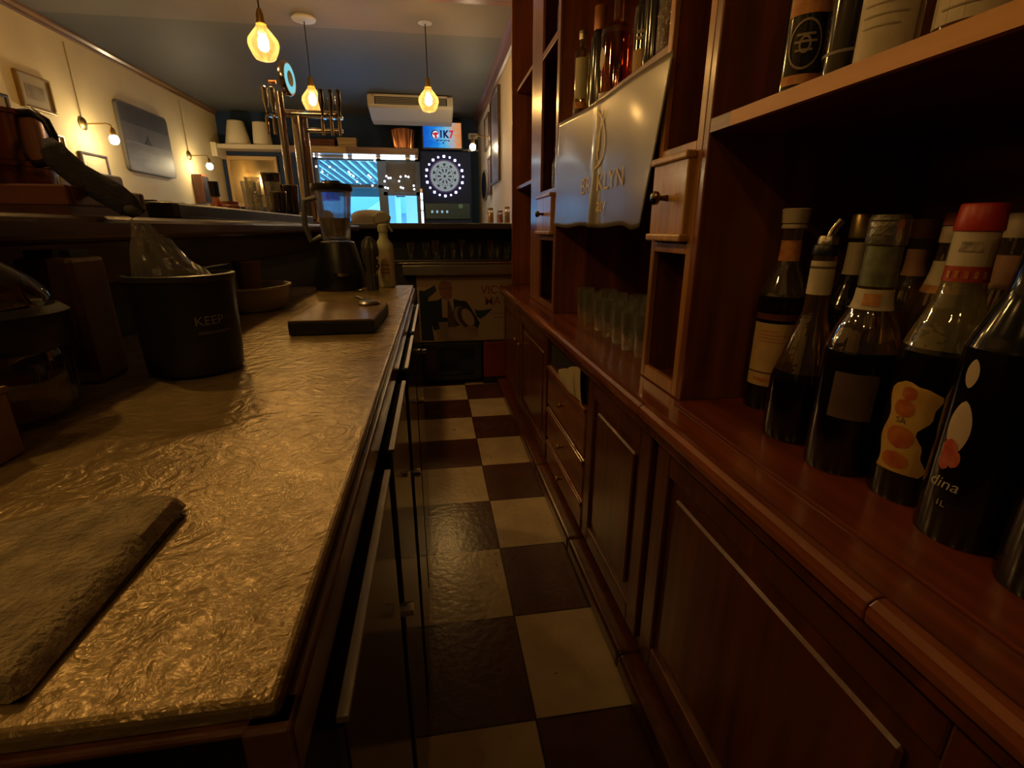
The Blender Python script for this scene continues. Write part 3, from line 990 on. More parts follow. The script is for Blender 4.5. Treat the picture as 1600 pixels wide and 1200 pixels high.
# jars at the right end of the far counter
for i, (x, y, h, c, lab) in enumerate(((.44, 3.86, .11, (.5, .28, .10), 'amber'), (.505, 3.80, .09, (.55, .25, .20), 'pink'), (.57, 3.88, .12, (.45, .32, .16), 'tan'))):
    t = thing('storage_jar', '%s jar on the right end of the far bar counter' % lab, 'jar', (x, y, 1.186))
    MB().lathe([(0, .002), (.024, .002), (.026, .01), (.026, h * .75), (.018, h * .85), (.018, h * .9)], (x, y, 1.186), 16).build('body', glass('jar_glass'), t, smooth=True)
    MB().lathe([(0, .005), (.022, .005), (.022, h * .7), (0, h * .7)], (x, y, 1.186), 14).build('contents', mat('jar_fill_' + lab, c, .5, var=.4, scale=90), t)
    MB().lathe([(0, h * .88), (.021, h * .88), (.021, h), (0, h)], (x, y, 1.186), 16).build('lid', BRASS, t)

# bar stools beyond the far counter
def stool(x, y, m, label):
    t = thing('bar_stool', label, 'stool', (x, y, 0))
    MB().lathe([(0, .74), (.18, .74), (.195, .77), (.18, .80), (0, .805)], (x, y, 0), 24).build('seat', m, t, smooth=True)
    mb = MB()
    mb.grid(lambda u, v: (x + .165 * math.sin((u - .5) * 2.4), y + .03 + .14 * math.cos((u - .5) * 2.4), .92 + (.385 - .05 * abs(2 * u - 1) ** 3) * v), 14, 6)
    mb.build('backrest', m, t, smooth=True, solid=.045)
    for sx in (-.13, .13):
        MB().cyl((x + sx, y + .09, .78), (x + sx, y + .13, .95), .012).build('back_post', BLACK, t)
        for sy in (-.13, .13):
            MB().cyl((x + sx * 1.2, y + sy * 1.2, 0), (x + sx * .9, y + sy * .9, .75), .014).build('leg', BLACK, t)
    mb = MB()
    for a, b in (((-.15, -.15), (.15, -.15)), ((.15, -.15), (.15, .15)), ((.15, .15), (-.15, .15)), ((-.15, .15), (-.15, -.15))):
        mb.cyl((x + a[0], y + a[1], .25), (x + b[0], y + b[1], .25), .01, n=8)
    mb.build('footrest', BLACK, t)


stool(-.53, 4.50, mat('grey_leather', (.17, .15, .145), .5), 'bar stool with grey rounded backrest beyond the far counter')
stool(-.98, 4.52, mat('brown_leather', (.15, .075, .055), .5), 'bar stool with brown rounded backrest beyond the far counter behind blender')

# ================================================================== WORKTOP (left, inside the bar)
def worktop_mat():
    m = bpy.data.materials.new('golden_laminate')
    m.use_nodes = True
    nt = m.node_tree
    b = nt.nodes['Principled BSDF']
    tc = nt.nodes.new('ShaderNodeTexCoord')
    n = nt.nodes.new('ShaderNodeTexNoise')
    n.inputs['Scale'].default_value = 9
    n.inputs['Detail'].default_value = 8
    n.inputs['Roughness'].default_value = .65
    nt.links.new(tc.outputs['Object'], n.inputs['Vector'])
    r = nt.nodes.new('ShaderNodeValToRGB')
    r.color_ramp.elements[0].position = .3
    r.color_ramp.elements[1].position = .7
    r.color_ramp.elements[0].color = (.26, .185, .075, 1)
    r.color_ramp.elements[1].color = (.48, .355, .165, 1)
    nt.links.new(n.outputs['Fac'], r.inputs[0])
    nt.links.new(r.outputs[0], b.inputs['Base Color'])
    b.inputs['Roughness'].default_value = .23
    b.inputs['Metallic'].default_value = .25
    # swirly fine scratches and dents
    d = nt.nodes.new('ShaderNodeTexNoise')
    d.inputs['Scale'].default_value = 26
    d.inputs['Detail'].default_value = 3
    d.inputs['Distortion'].default_value = 2.2
    nt.links.new(tc.outputs['Object'], d.inputs['Vector'])
    b1 = nt.nodes.new('ShaderNodeBump')
    b1.inputs['Strength'].default_value = .28
    b1.inputs['Distance'].default_value = .01
    nt.links.new(d.outputs['Fac'], b1.inputs['Height'])
    d2 = nt.nodes.new('ShaderNodeTexNoise')
    d2.inputs['Scale'].default_value = 130
    d2.inputs['Detail'].default_value = 4
    d2.inputs['Distortion'].default_value = 4
    nt.links.new(tc.outputs['Object'], d2.inputs['Vector'])
    b2 = nt.nodes.new('ShaderNodeBump')
    b2.inputs['Strength'].default_value = .16
    b2.inputs['Distance'].default_value = .005
    nt.links.new(d2.outputs['Fac'], b2.inputs['Height'])
    nt.links.new(b1.outputs[0], b2.inputs['Normal'])
    nt.links.new(b2.outputs[0], b.inputs['Normal'])
    return m


t = thing('worktop', 'long golden scuffed worktop inside the bar on the left', 'worktop', (-.34, 1.0, .89))
MB().box(-.605, -.078, .178, 1.87, .938, .950).build('top_sheet', worktop_mat(), t, bevel=.004, seg=3)
mb = MB().box(-.094, -.072, .172, 1.872, .905, .9385).box(-.605, -.072, .174, .192, .9335, .9385)
mb.build('edge_strip', wood('edge_wood', (.13, .05, .022), axis='y', rough=.25), t, bevel=.006, seg=3)
MB().box(-.604, -.095, .193, 1.86, .91, .938).build('underlay', BLACKM, t)
MB().box(-.604, -.096, .180, .196, .84, .933).build('end_fascia', BLACK, t)

# under-counter fridge run
t = thing('bar_fridge', 'long dark under-counter fridge with glossy doors beneath the golden worktop', 'fridge', (-.33, .9, 0))
m_fr = mat('fridge_dark', (.022, .018, .016), .3)
m_frd = mat('fridge_door_gloss', (.035, .026, .022), .16)
MB().box(-.58, -.102, .21, 1.84, .0, .905).build('body', m_fr, t)
for y0, y1 in ((.215, .512), (.565, .855), (.94, 1.25), (1.30, 1.80)):
    d = MB().box(-.10, -.062, y0, y1, .06, .885).build('door', m_frd, t, bevel=.004)
    MB().box(-.066, -.0595, y0, y1, .8852, .8895).build('top_trim', STEEL, d)
    MB().cyl((-.058, y1 - .03, .72), (-.042, y1 - .03, .72), .008, n=10).build('latch', CHROME, d)

# ================================================================== THINGS ON THE WORKTOP
# folded cloth
t = thing('folded_cloth', 'folded grey-tan towel at the near left end of worktop', 'towel', (-.28, .27, .951))
def cloth_top(u, v, lift):
    x = -.372 + .184 * u
    y = .196 + .148 * v
    wob = .003 * math.sin(9 * u + 3 * v) + .004 * math.sin(5 * v + 2) * (1 - u)
    y += (.010 * math.sin(u * 7.5 + 1.1) * v) + .004 * math.sin(11 * u)
    edge = min(u, 1 - u, v, 1 - v)
    z = .952 + lift * (1 if edge > .04 else (edge / .04) ** .5) + wob * min(1, edge * 8) + .004 * v * u
    return (x, y, z)
mb = MB().grid(lambda u, v: cloth_top(u, v, .012), 40, 32)
mb.grid(lambda u, v: (*cloth_top(u, v, 0)[:2], .952), 40, 32)
bmesh.ops.remove_doubles(mb.bm, verts=mb.bm.verts[:], dist=.0006)
mb.build('upper_fold', mat('terry_cloth', (.42, .34, .20), .95, var=.35, scale=55, bump=.6, bscale=260), t, smooth=True)

# black bucket with bag
BX, BY, BZ = -.352, .760, .957
t = thing('ice_bucket', 'black round bucket with clear plastic liner on the worktop', 'bucket', (BX, BY, .951))
m_bk = mat('bucket_black', (.016, .015, .015), .38)
MB().lathe([(0, .002), (.057, .002), (.061, .006), (.066, .135), (.063, .135), (.058, .01), (0, .01)], (BX, BY, .951), 40).build('body', m_bk, t, smooth=True)
MB().lathe([(.064, .130), (.068, .132), (.068, .139), (.063, .140), (.064, .130)], (BX, BY, .951), 40).build('rim', mat('bucket_rim', (.05, .045, .04), .3), t, smooth=True)
def onb(r, a0, z0):
    return lambda x, y: (BX + (r + (z0 + y - BZ) * .04) * math.sin(a0 + x / r), BY - (r + (z0 + y - BZ) * .04) * math.cos(a0 + x / r), z0 + y)
letters('KEEP', .017, onb(.0622, .80, 1.030), 'lettering', mat('bucket_text', (.34, .30, .24), .6), t, squeeze=1.0)
letters('WA', .012, onb(.0622, 1.30, 1.032), 'lettering', mat('bucket_text_dim', (.13, .12, .11), .6), t)
MB().grid(lambda u, v: onb(.0620, .9, 1.014)((u - .5) * .045, (v - .5) * .0035), 10, 1).build('small_text_line', mat('bucket_text_dim', (.13, .12, .11), .6), t)
random.seed(3)
rr = [[random.uniform(-1, 1) for _ in range(20)] for _ in range(20)]
def bagf(u, v):
    a = 2 * PI * u
    r = .056 * (1 - .62 * v) + .004 * math.sin(7 * a + 4 * v) * v
    x = BX - .020 * v + r * math.cos(a)
    y = BY + r * math.sin(a)
    z = 1.078 + .072 * v ** .8 * (1 - .75 * (x - BX + .03) / .06) + .003 * math.sin(5 * a + 9 * v)
    return (x, y, max(z, 1.076))
MB().grid(bagf, 30, 10).build('plastic_liner', glass('plastic_film', (.80, .78, .72), .05, .2, bump=.35, bscale=30, milk=.08), t)
# tall brown box beside the bucket
t = thing('knife_block', 'tall brown wooden block behind the glass jar on worktop', 'knife block', (-.48, .735, .951))
MB().box(-.512, -.448, .70, .77, .951, 1.115).build('body', wood('block_wood', (.12, .055, .03), axis='z', rough=.5, coat=0), t, bevel=.006)
for i in range(3):
    MB().box(-.506 + i * .020, -.494 + i * .020, .715, .75, 1.113, 1.124).build('slot_cap', BLACKM, t)
# glass jar with dark collar
JX, JY = -.464, .578
t = thing('juicer_jar', 'glass jar with dark plastic collar at left edge under the ledge', 'jar', (JX, JY, .951))
MB().lathe([(0, .003), (.058, .003), (.062, .01), (.063, .075), (.06, .08)], (JX, JY, .951), 30).build('lower_glass', GL, t, smooth=True)
MB().lathe([(.05, .076), (.066, .078), (.071, .085), (.070, .115), (.062, .122), (.045, .12), (.05, .076)], (JX, JY, .951), 30).build('collar', BLACK, t, smooth=True)
MB().lathe([(.060, .121), (.058, .135), (.045, .152), (.030, .165), (.020, .172), (.019, .176), (0, .176)], (JX, JY, .951), 30).build('glass_dome', GL, t, smooth=True)
MB().lathe([(0, .006), (.05, .006), (.052, .04), (0, .045)], (JX, JY, .951), 20).build('contents', mat('jar_brown', (.10, .04, .02), .5, var=.3, scale=40), t)
t = thing('cardboard_box', 'small beige carton at the left edge before the glass jar', 'carton', (-.42, .4625, .951))
MB().box(-.455, -.385, .445, .48, .951, 1.01).build('body', mat('beige_card', (.30, .20, .11), .8), t, bevel=.002)
MB().box(-.456, -.384, .444, .481, 1.0105, 1.0155).build('lid', mat('beige_card_lid', (.33, .22, .12), .8), t)
# grey tub with cup
t = thing('plastic_tub', 'oval grey plastic tub further along under the ledge', 'tub', (-.46, 1.36, .951))
MB().lathe([(0, .002), (.072, .002), (.078, .008), (.092, .055), (.095, .058), (.088, .057), (.074, .012), (0, .012)], (-.46, 1.36, .951), 36, sx=.88, sy=1.15).build('body', mat('tub_grey', (.30, .25, .21), .5), t, smooth=True)
MB().lathe([(.091, .054), (.098, .056), (.098, .061), (.090, .061), (.091, .054)], (-.46, 1.36, .951), 36, sx=.88, sy=1.15).build('rim', mat('tub_rim', (.36, .31, .26), .5), t, smooth=True)
t = thing('paper_cup', 'reddish brown cup standing in the oval grey tub', 'cup', (-.475, 1.37, .964))
MB().lathe([(0, .0), (.022, .0), (.032, .105), (.029, .105), (.02, .004), (0, .004)], (-.475, 1.37, .964), 24).build('body', mat('cup_brown', (.15, .07, .05), .6), t, smooth=True)
MB().lathe([(.0315, .102), (.034, .104), (.034, .108), (.0295, .108), (.0315, .102)], (-.475, 1.37, .964), 24).build('rim', mat('cup_rim', (.18, .09, .07), .6), t)
# cutting board and lid
t = thing('cutting_board', 'thick black slab board with brown top on the worktop', 'cutting board', (-.2, 1.1, .951))
def boardpoly(z):
    return [(-.285, .985, z), (-.122, .985, z), (-.114, 1.215, z), (-.275, 1.245, z)]
MB().prism(boardpoly(.951), (0, 0, .026)).build('slab', BLACKM, t, bevel=.003)
MB().prism([(x * .985 - .003, y, z) for x, y, z in boardpoly(.9772)], (0, 0, .003)).build('top_face', mat('board_brown', (.24, .15, .075), .25, var=.15, scale=10), t)
t = thing('metal_strainer', 'small round steel strainer lid resting on the black board', 'strainer', (-.155, 1.19, .981))
MB().lathe([(0, .004), (.018, .003), (.024, .001), (.026, .004), (.022, .008), (0, .010)], (-.155, 1.185, .9805), 24).build('dish', STEEL, t, smooth=True)
MB().tube([(-.168, 1.20, .988), (-.182, 1.215, .992), (-.19, 1.225, .992)], .004, 8).build('handle', STEEL, t, smooth=True)
# blender
X0, Y0 = -.318, 1.78
t = thing('blender', 'blender with ribbed glass jar and black base on the worktop', 'blender', (X0, Y0, .951))
MB().lathe([(0, 0), (.082, 0), (.085, .01), (.080, .06), (.062, .13), (.055, .155), (.05, .158), (0, .158)], (X0, Y0, .951), 28).build('base', BLACK, t, smooth=True)
MB().lathe([(.025, 0), (.03, .012), (0, .014)], (X0 + .02, Y0 - .078, 1.0), 16).build('dial', DKSTEEL, t)
MB().lathe([(.040, .160), (.044, .165), (.048, .22), (.058, .31), (.060, .318), (.056, .318), (.046, .225), (.040, .170), (0, .168)], (X0, Y0, .951), 64, flute=.03, nf=8).build('jar', glass('blender_glass', (.84, .85, .86), .16, .08, milk=.10), t, smooth=True)
MB().lathe([(0, .172), (.038, .172), (.045, .215), (.0475, .232), (0, .232)], (X0, Y0, .951), 28).build('drink', mat('frothy_drink', (.46, .38, .32), .5), t, smooth=True)
MB().lathe([(0, .316), (.064, .316), (.066, .322), (.064, .336), (.03, .340), (.028, .346), (0, .347)], (X0, Y0, .951), 28).build('lid', BLACK, t, smooth=True)
MB().tube([(X0 - .05, Y0 - .02, 1.245), (X0 - .085, Y0 - .03, 1.235), (X0 - .09, Y0 - .03, 1.16), (X0 - .078, Y0 - .03, 1.11), (X0 - .045, Y0 - .02, 1.125)], .009, 10).build('handle', mat('grey_handle', (.12, .12, .12), .4), t, smooth=True)
# ribbed black squeezer leaning beside the blender
t = thing('citrus_squeezer', 'dark ribbed citrus squeezer standing right of the blender', 'squeezer', (-.235, 1.80, .951))
MB().lathe([(0, 0), (.020, 0), (.020, .05), (.015, .07), (.022, .09), (.028, .12), (.024, .155), (.010, .172), (0, .174)], (-.209, 1.735, .951), 48, flute=.06, nf=12).build('body', mat('squeezer_grey', (.07, .065, .065), .3), t, smooth=True)
MB().tube([(-.196, 1.725, 1.0), (-.182, 1.72, 1.03), (-.188, 1.725, 1.06)], .004, 8).build('lever', CHROME, t, smooth=True)
# spray bottle
SX, SY = -.170, 1.83
t = thing('spray_bottle', 'pale green trigger spray bottle at the far worktop end', 'spray bottle', (SX, SY, .951))
m_spr = mat('spray_plastic', (.60, .63, .42), .45)
MB().lathe([(0, 0), (.029, 0), (.032, .004), (.031, .05), (.0305, .06), (.032, .128), (.030, .145), (.016, .165), (.0145, .18), (.0145, .19), (0, .19)], (SX, SY, .951), 28).build('bottle', m_spr, t, smooth=True)
def patch(c, r, z0, z1, a0, a1, off=.0008, n=16, nz=6, rf=None, shape=None):
    """curved label on a bottle: angle measured at the axis"""
    mb = MB()
    def f(u, v):
        s0, s1 = (shape(v) if shape else (0, 1))
        a = a0 + (a1 - a0) * (s0 + (s1 - s0) * u)
        z = z0 + (z1 - z0) * v
        rad = (rf(z) if rf else r) + off
        return (c[0] + rad * math.cos(a), c[1] + rad * math.sin(a), c[2] + z)
    mb.grid(f, n, nz)
    return mb
vc = math.atan2(-SY, -SX)
patch((SX, SY, .951), .0322, .035, .125, vc - .9, vc + .9).build('label', mat('spray_label', (.66, .54, .36), .6, var=.1, scale=60), t, smooth=True)
for z in (.06, .075, .048):
    patch((SX, SY, .951), .0328, z, z + .004, vc - .5, vc + .4, .0006).build('label_line', mat('spray_ink', (.25, .2, .13), .6), t)
MB().lathe([(0, .188), (.017, .188), (.018, .196), (.018, .21), (.014, .214), (0, .214)], (SX, SY, .951), 20).build('collar', m_spr, t, smooth=True)
MB().prism([(SX - .024, SY - .012, 1.163), (SX + .028, SY - .012, 1.176), (SX + .030, SY - .012, 1.190), (SX + .012, SY - .012, 1.205), (SX - .012, SY - .012, 1.204), (SX - .030, SY - .012, 1.190)], (0, .024, 0)).build('spray_head', mat('spray_grey', (.36, .36, .30), .45), t, bevel=.004)
MB().tube([(SX + .016, SY, 1.172), (SX + .022, SY, 1.155), (SX + .032, SY, 1.14)], .004, 8).build('trigger', mat('spray_grey', (.36, .36, .30), .45), t)
# brochure card / leaning black remote at worktop end
t = thing('bottle_opener', 'small steel bottle opener lying at the blender foot', 'bottle opener', (-.27, 1.66, .951))
MB().tube([(-.245, 1.70, .957), (-.225, 1.72, .957)], .004, 8).build('handle', CHROME, t)
MB().lathe([(.007, 0), (.011, .002), (.007, .004), (.007, 0)], (-.252, 1.692, .954), 14).build('ring', CHROME, t)

# ================================================================== THINGS ON THE RAISED LEDGE
LZ = 1.169
t = thing('wooden_tray', 'reddish brown wooden tray on the ledge under copper bucket', 'tray', (-.66, .93, LZ))
MB().box(-.86, -.505, .82, 1.02, LZ, LZ + .012).build('base', W_BROWN, t)
mb = MB().box(-.86, -.505, .82, .832, LZ + .012, LZ + .04).box(-.86, -.505, 1.008, 1.02, LZ + .012, LZ + .04).box(-.517, -.505, .832, 1.008, LZ + .012, LZ + .04).box(-.86, -.848, .832, 1.008, LZ + .012, LZ + .04)
mb.build('rim', wood('tray_red', (.17, .06, .03), axis='x'), t, bevel=.003)
CX, CY, CZ = -.655, .915, LZ + .0125
t = thing('copper_ice_bucket', 'brown polished ice bucket with black handle at left edge', 'ice bucket', (CX, CY, CZ))
m_cop = mat('dark_copper', (.30, .15, .09), .2, .9, var=.25, scale=5, stretch=(3, 3, .3))
MB().lathe([(0, .0), (.066, .0), (.070, .006), (.074, .055), (.080, .056), (.080, .062), (.076, .064), (.076, .125), (.080, .126), (.080, .132), (.074, .132), (.070, .01), (0, .008)], (CX, CY, CZ), 44).build('body', m_cop, t, smooth=True)
h = MB().tube([(CX + .070, CY - .02, CZ + .128), (CX + .088, CY - .022, CZ + .130), (CX + .104, CY - .024, CZ + .118), (CX + .110, CY - .025, CZ + .098), (CX + .104, CY - .024, CZ + .075), (CX + .088, CY - .022, CZ + .062), (CX + .074, CY - .02, CZ + .060)], .006, 10)
h.build('handle', BLACK, t, smooth=True)
# dark cloth hanging from the handle
t = thing('bar_cloth', 'dark grey bar cloth hanging from the ice bucket handle', 'cloth', (CX + .1, CY - .03, LZ))
path = [(-.548, .880, 1.272), (-.540, .868, 1.262), (-.532, .866, 1.245), (-.512, .868, 1.224), (-.490, .870, 1.209), (-.468, .870, 1.196), (-.455, .872, 1.184), (-.447, .876, 1.172)]
wd = [.010, .016, .019, .018, .019, .020, .019, .011]
def clothf(u, v):
    s = u * (len(path) - 1)
    i = min(int(s), len(path) - 2)
    f = s - i
    p = Vector(path[i]).lerp(Vector(path[i + 1]), f)
    d = (Vector(path[i + 1]) - Vector(path[i])).normalized()
    nrm = Vector((-d.z, 0, d.x))
    if nrm.z < 0:
        nrm = -nrm
    wv = wd[i] * (1 - f) + wd[i + 1] * f
    a = 2 * PI * v
    fold = 1 + .12 * math.sin(3 * a + 5 * u)
    return p + nrm * (wv * fold * math.cos(a)) + Vector((0, 1, 0)) * (.010 * math.sin(a) * fold)
mb = MB().grid(clothf, 40, 18)
bmesh.ops.remove_doubles(mb.bm, verts=mb.bm.verts[:], dist=.0003)
mb.build('drape', mat('slate_cloth', (.055, .055, .065), .85, var=.2, scale=60, bump=.3, bscale=200), t, smooth=True)
MB().sphere((-.452, .872, 1.178), .012, 12, .8).build('hem', mat('grey_hem', (.16, .18, .20), .7), t, smooth=True)

# black drip mat with tumblers
t = thing('drip_tray', 'long black drip tray on the ledge right of the copper bucket', 'drip tray', (-.66, 1.7, LZ))
pp = []
for cy, cx, a0 in ((2.28, -.545, 0), (2.28, -.80, 90), (1.12, -.80, 180), (1.12, -.545, 270)):
    for i in range(5):
        a = math.radians(a0 + 90 * i / 4)
        pp.append((cx + .05 * math.cos(a), cy + .05 * math.sin(a), LZ))
MB().prism(pp, (0, 0, .03)).build('pan', BLACK, t, bevel=.004)
mb = MB()
for i in range(20):
    mb.box(-.80, -.54, 1.12 + i * .058, 1.135 + i * .058, LZ + .03, LZ + .035)
mb.build('grille', DKSTEEL, t)

ZT = LZ + .0352
def tin(x, y, h, r, lab):
    t = thing('shaker_tin', lab, 'shaker tin', (x, y, ZT), 'shaker tins on the drip tray')
    MB().lathe([(0, 0), (r * .72, 0), (r * .75, .004), (r, h), (r * .96, h), (r * .7, .008), (0, .006)], (x, y, ZT), 24).build('body', DKSTEEL, t, smooth=True)
    MB().lathe([(r * .98, h - .006), (r * 1.04, h - .002), (r * .98, h + .001)], (x, y, ZT), 24).build('rim', CHROME, t, smooth=True)
tin(-.625, 2.22, .155, .036, 'tallest dark steel shaker tin on the drip tray, left of the beer tower')
tin(-.555, 2.20, .110, .033, 'shorter dark steel shaker tin beside the beer tower pipe')
tin(-.56, 2.05, .075, .030, 'lowest dark steel shaker tin in front of beer tower')
def tumb(x, y, h, r, lab):
    t = thing('drinking_glass', lab, 'glass', (x, y, ZT), 'glasses on the drip tray')
    MB().lathe([(0, .002), (r * .8, .002), (r * .84, .006), (r, h), (r * .94, h), (r * .78, .016), (0, .014)], (x, y, ZT), 24, flute=.03, nf=8).build('body', GLC, t, smooth=True)
    MB().lathe([(r * .96, h - .002), (r * 1.01, h), (r * .96, h + .002)], (x, y, ZT), 24).build('rim', GL, t, smooth=True)
tumb(-.665, 2.12, .13, .028, 'tall clear glass left of the tallest steel tin')
tumb(-.70, 2.18, .12, .028, 'clear glass at the left end of the tins on drip tray')
tumb(-.595, 2.12, .115, .027, 'clear glass between the two steel tins')
tumb(-.60, 1.98, .06, .027, 'low clear glass in front of the steel tins')

# syrup bottle and jar behind, on ledge
t = thing('syrup_bottle', 'small dark-capped bottle on the ledge before the amber mirror', 'bottle', (-.78, 2.17, LZ))
MB().lathe([(0, 0), (.028, 0), (.03, .01), (.03, .06), (.014, .08), (.013, .1), (0, .1)], (-.835, 2.2, LZ), 20).build('body', glass('pink_glass', (.75, .35, .25), .12), t, smooth=True)
MB().lathe([(0, .1), (.018, .1), (.018, .155), (0, .155)], (-.835, 2.2, LZ), 16).build('cap', BLACK, t)
t = thing('garnish_jar', 'low pinkish jar on the ledge beside the dark-capped bottle', 'jar', (-.76, 2.25, LZ))
MB().lathe([(0, 0), (.04, 0), (.045, .01), (.045, .075), (.04, .08), (0, .08)], (-.87, 2.42, LZ), 24).build('body', mat('garnish_red', (.30, .10, .06), .4, var=.3, scale=60), t, smooth=True)
MB().lathe([(0, .08), (.042, .08), (.042, .092), (0, .094)], (-.87, 2.42, LZ), 24).build('lid', COPPER, t)

# beer tower
t = thing('beer_tower', 'tall chrome beer tower with taps and round lit badge', 'beer tower', (-.62, 2.72, LZ))
m_tower = mat('tower_chrome', (.52, .47, .47), .16, 1.0)
MB().lathe([(0, 0), (.075, 0), (.075, .012), (.05, .025), (0, .028)], (-.60, 2.72, LZ), 28).build('base_plate', m_tower, t, smooth=True)
MB().cyl((-.60, 2.72, LZ + .02), (-.60, 2.72, 1.655), .036, n=28).build('column', m_tower, t, smooth=True)
MB().cyl((-.655, 2.62, LZ + .0), (-.655, 2.62, 1.735), .017, n=20).build('badge_pipe', m_tower, t, smooth=True)
MB().cyl((-.70, 2.70, 1.665), (-.405, 2.70, 1.665), .017, n=20).build('cross_bar', m_tower, t, smooth=True)
MB().cyl((-.60, 2.72, 1.60), (-.405, 2.72, 1.60), .010, n=16).build('lower_bar', m_tower, t, smooth=True)
for x in (-.715, -.685, -.475, -.435, -.400):
    k = MB()
    k.cyl((x, 2.68, 1.65), (x, 2.63, 1.645), .010, n=12)
    k.tube([(x, 2.63, 1.645), (x, 2.605, 1.63), (x, 2.60, 1.56)], .007, 8)
    tp = k.build('tap', CHROME, t, smooth=True)
    MB().lathe([(.005, 0), (.007, .02), (.013, .05), (.011, .085), (.014, .10), (0, .108)], (x, 2.625, 1.652), 14).build('tap_handle', CHROME if x < -.6 else DKSTEEL, tp, smooth=True)
bd = MB().lathe([(0, -.012), (.068, -.012), (.07, 0), (.064, .012), (0, .012)], (0, 0, 0), 32).build('badge', m_tower, t, org=(0, 0, 0), smooth=True)
bd.location = Vector((-.605, 2.6, 1.785)) - t.location
bd.rotation_euler = (PI / 2, 0, math.radians(82))
f = MB().lathe([(0, .0135), (.056, .0135), (.058, .0125), (.056, .0125)], (0, 0, 0), 32).build('badge_face', emit('badge_glow', (.25, .72, .80), .9), bd, org=(0, 0, 0))
f.location = (0, 0, 0)
f2 = MB().lathe([(0, .0145), (.03, .0145), (.031, .0138)], (0, 0, 0), 24).build('badge_mark', mat('badge_dark', (.02, .10, .12), .4), bd, org=(0, 0, 0))
f2.location = (0, 0, 0)
MB().cyl((-.69, 2.62, 1.775), (-.66, 2.62, 1.775), .008).build('badge_screw', COPPER, t)

# ================================================================== BACKBAR (right)
XF = .551            # face of the shelving
CT = .765            # countertop height
t = thing('backbar_countertop', 'long mahogany countertop of the backbar with rounded nosing', 'countertop', (.75, 1.9, .73))
MB().box(.462, 1.095, .205, 3.54, .735, CT).build('slab', wood('counter_mahogany', (.22, .055, .018), axis='y', rough=.2, coat=.6), t, bevel=.003)
for y0, y1 in ((.205, .362), (.364, .978), (.980, 2.62), (2.622, 3.545)):
    MB().prism([(.47, y0, .732), (.452, y0, .735), (.4445, y0, .743), (.443, y0, .754), (.4455, y0, .764), (.453, y0, .770), (.463, y0, .7715), (.475, y0, .765)], (0, y1 - y0, 0)).build('nosing', wood('nosing_mahogany', (.26, .075, .025), axis='y', rough=.18, coat=.8), t, bevel=.002)
MB().box(.463, .478, .205, 3.53, .705, .732).build('apron', W_DK, t, bevel=.004)
MB().box(XF - .02, 1.09, .22, .985, CT, CT + .006).build('bay_floor', wood('bay_floor_wood', (.21, .045, .015), axis='y', rough=.3), t, bevel=.002)

XD = .49
def cab(name, label, y0, y1):
    t = thing(name, label, 'cabinet', (.8, (y0 + y1) / 2, 0))
    MB().box(XD + .02, 1.095, y0, y1, .06, .734).build('carcass', W_DK, t)
    MB().box(.440, 1.095, y0, y1, 0, .058).build('plinth', W_DK, t, bevel=.012, seg=3)
    return t


W_CAB_SHADED = wood('shaded_cabinet_mahogany', (0.115, 0.032, 0.013), axis='z', rough=.3)  # same mahogany darkened, so the door shade is put into the colour
def panel_door(t, y0, y1, z0, z1, knob=None):
    s = .062
    x0, x1 = XD, XD + .02
    mb = MB()
    mb.box(x0, x1, y0, y0 + s, z0, z1).box(x0, x1, y1 - s, y1, z0, z1)
    mb.box(x0, x1, y0 + s, y1 - s, z0, z0 + s).box(x0, x1, y0 + s, y1 - s, z1 - s, z1)
    d = mb.build('door', W_CAB_SHADED, t, bevel=.004, seg=2)
    pn = MB()
    pn.box(x0 + .012, x1, y0 + s, y1 - s, z0 + s, z1 - s)
    pn.build('sunk_panel', W_CAB_SHADED, d)
    k = .035
    MB().prism([(x0 + .012, y0 + s + k, z0 + s + k), (x0 + .012, y1 - s - k, z0 + s + k), (x0 + .012, y1 - s - k, z1 - s - k), (x0 + .012, y0 + s + k, z1 - s - k)], (-.010, 0, 0)).build('raised_field', W_CAB_SHADED, d, bevel=.008, seg=1)
    if knob:
        kb = MB().lathe([(0, 0), (.006, 0), (.006, .012), (.012, .018), (.010, .026), (0, .028)], (0, 0, 0), 14).build('knob', BRASS, d, org=(0, 0, 0), smooth=True)
        kb.location = Vector((x0, knob[0], knob[1])) - worg(d)
        kb.rotation_euler = (0, -PI / 2, 0)
    return d


t = cab('base_cabinet', 'nearest mahogany panelled door cabinet at bottom right under the counter', .21, .972)
panel_door(t, .225, .958, .085, .69)
t = cab('base_cabinet', 'second mahogany door cabinet from the viewer, beside the drawers', .973, 1.49)
panel_door(t, .99, 1.483, .085, .69)
t = cab('drawer_cabinet', 'mahogany cabinet with three drawers and an open slot of papers', 1.491, 2.085)
for z0, z1 in ((.085, .20), (.215, .365), (.38, .565)):
    d = MB().box(XD, XD + .02, 1.50, 2.07, z0, z1).build('drawer', W_Y, t, bevel=.006, seg=2)
    MB().box(XD - .006, XD + .001, 1.50, 2.07, z1 - .022, z1 - .004).build('drawer_lip', W_Y, d, bevel=.003)
    kb = MB().lathe([(0, 0), (.006, 0), (.006, .012), (.012, .018), (.010, .026), (0, .028)], (0, 0, 0), 14).build('knob', BRASS, d, org=(0, 0, 0), smooth=True)
    kb.location = Vector((XD, 1.785, (z0 + z1) / 2)) - worg(d)
    kb.rotation_euler = (0, -PI / 2, 0)
MB().box(XD + .016, XD + .021, 1.50, 2.07, .57, .70).build('slot_shade', mat('painted_slot_shade', (.01, .006, .004), .8), t)  # dark sheet standing in for the shade inside the slot
t = cab('base_cabinet', 'far mahogany cabinet with two panelled doors at the counter end', 2.086, 3.53)
panel_door(t, 2.10, 2.82, .085, .69, knob=(2.76, .5))
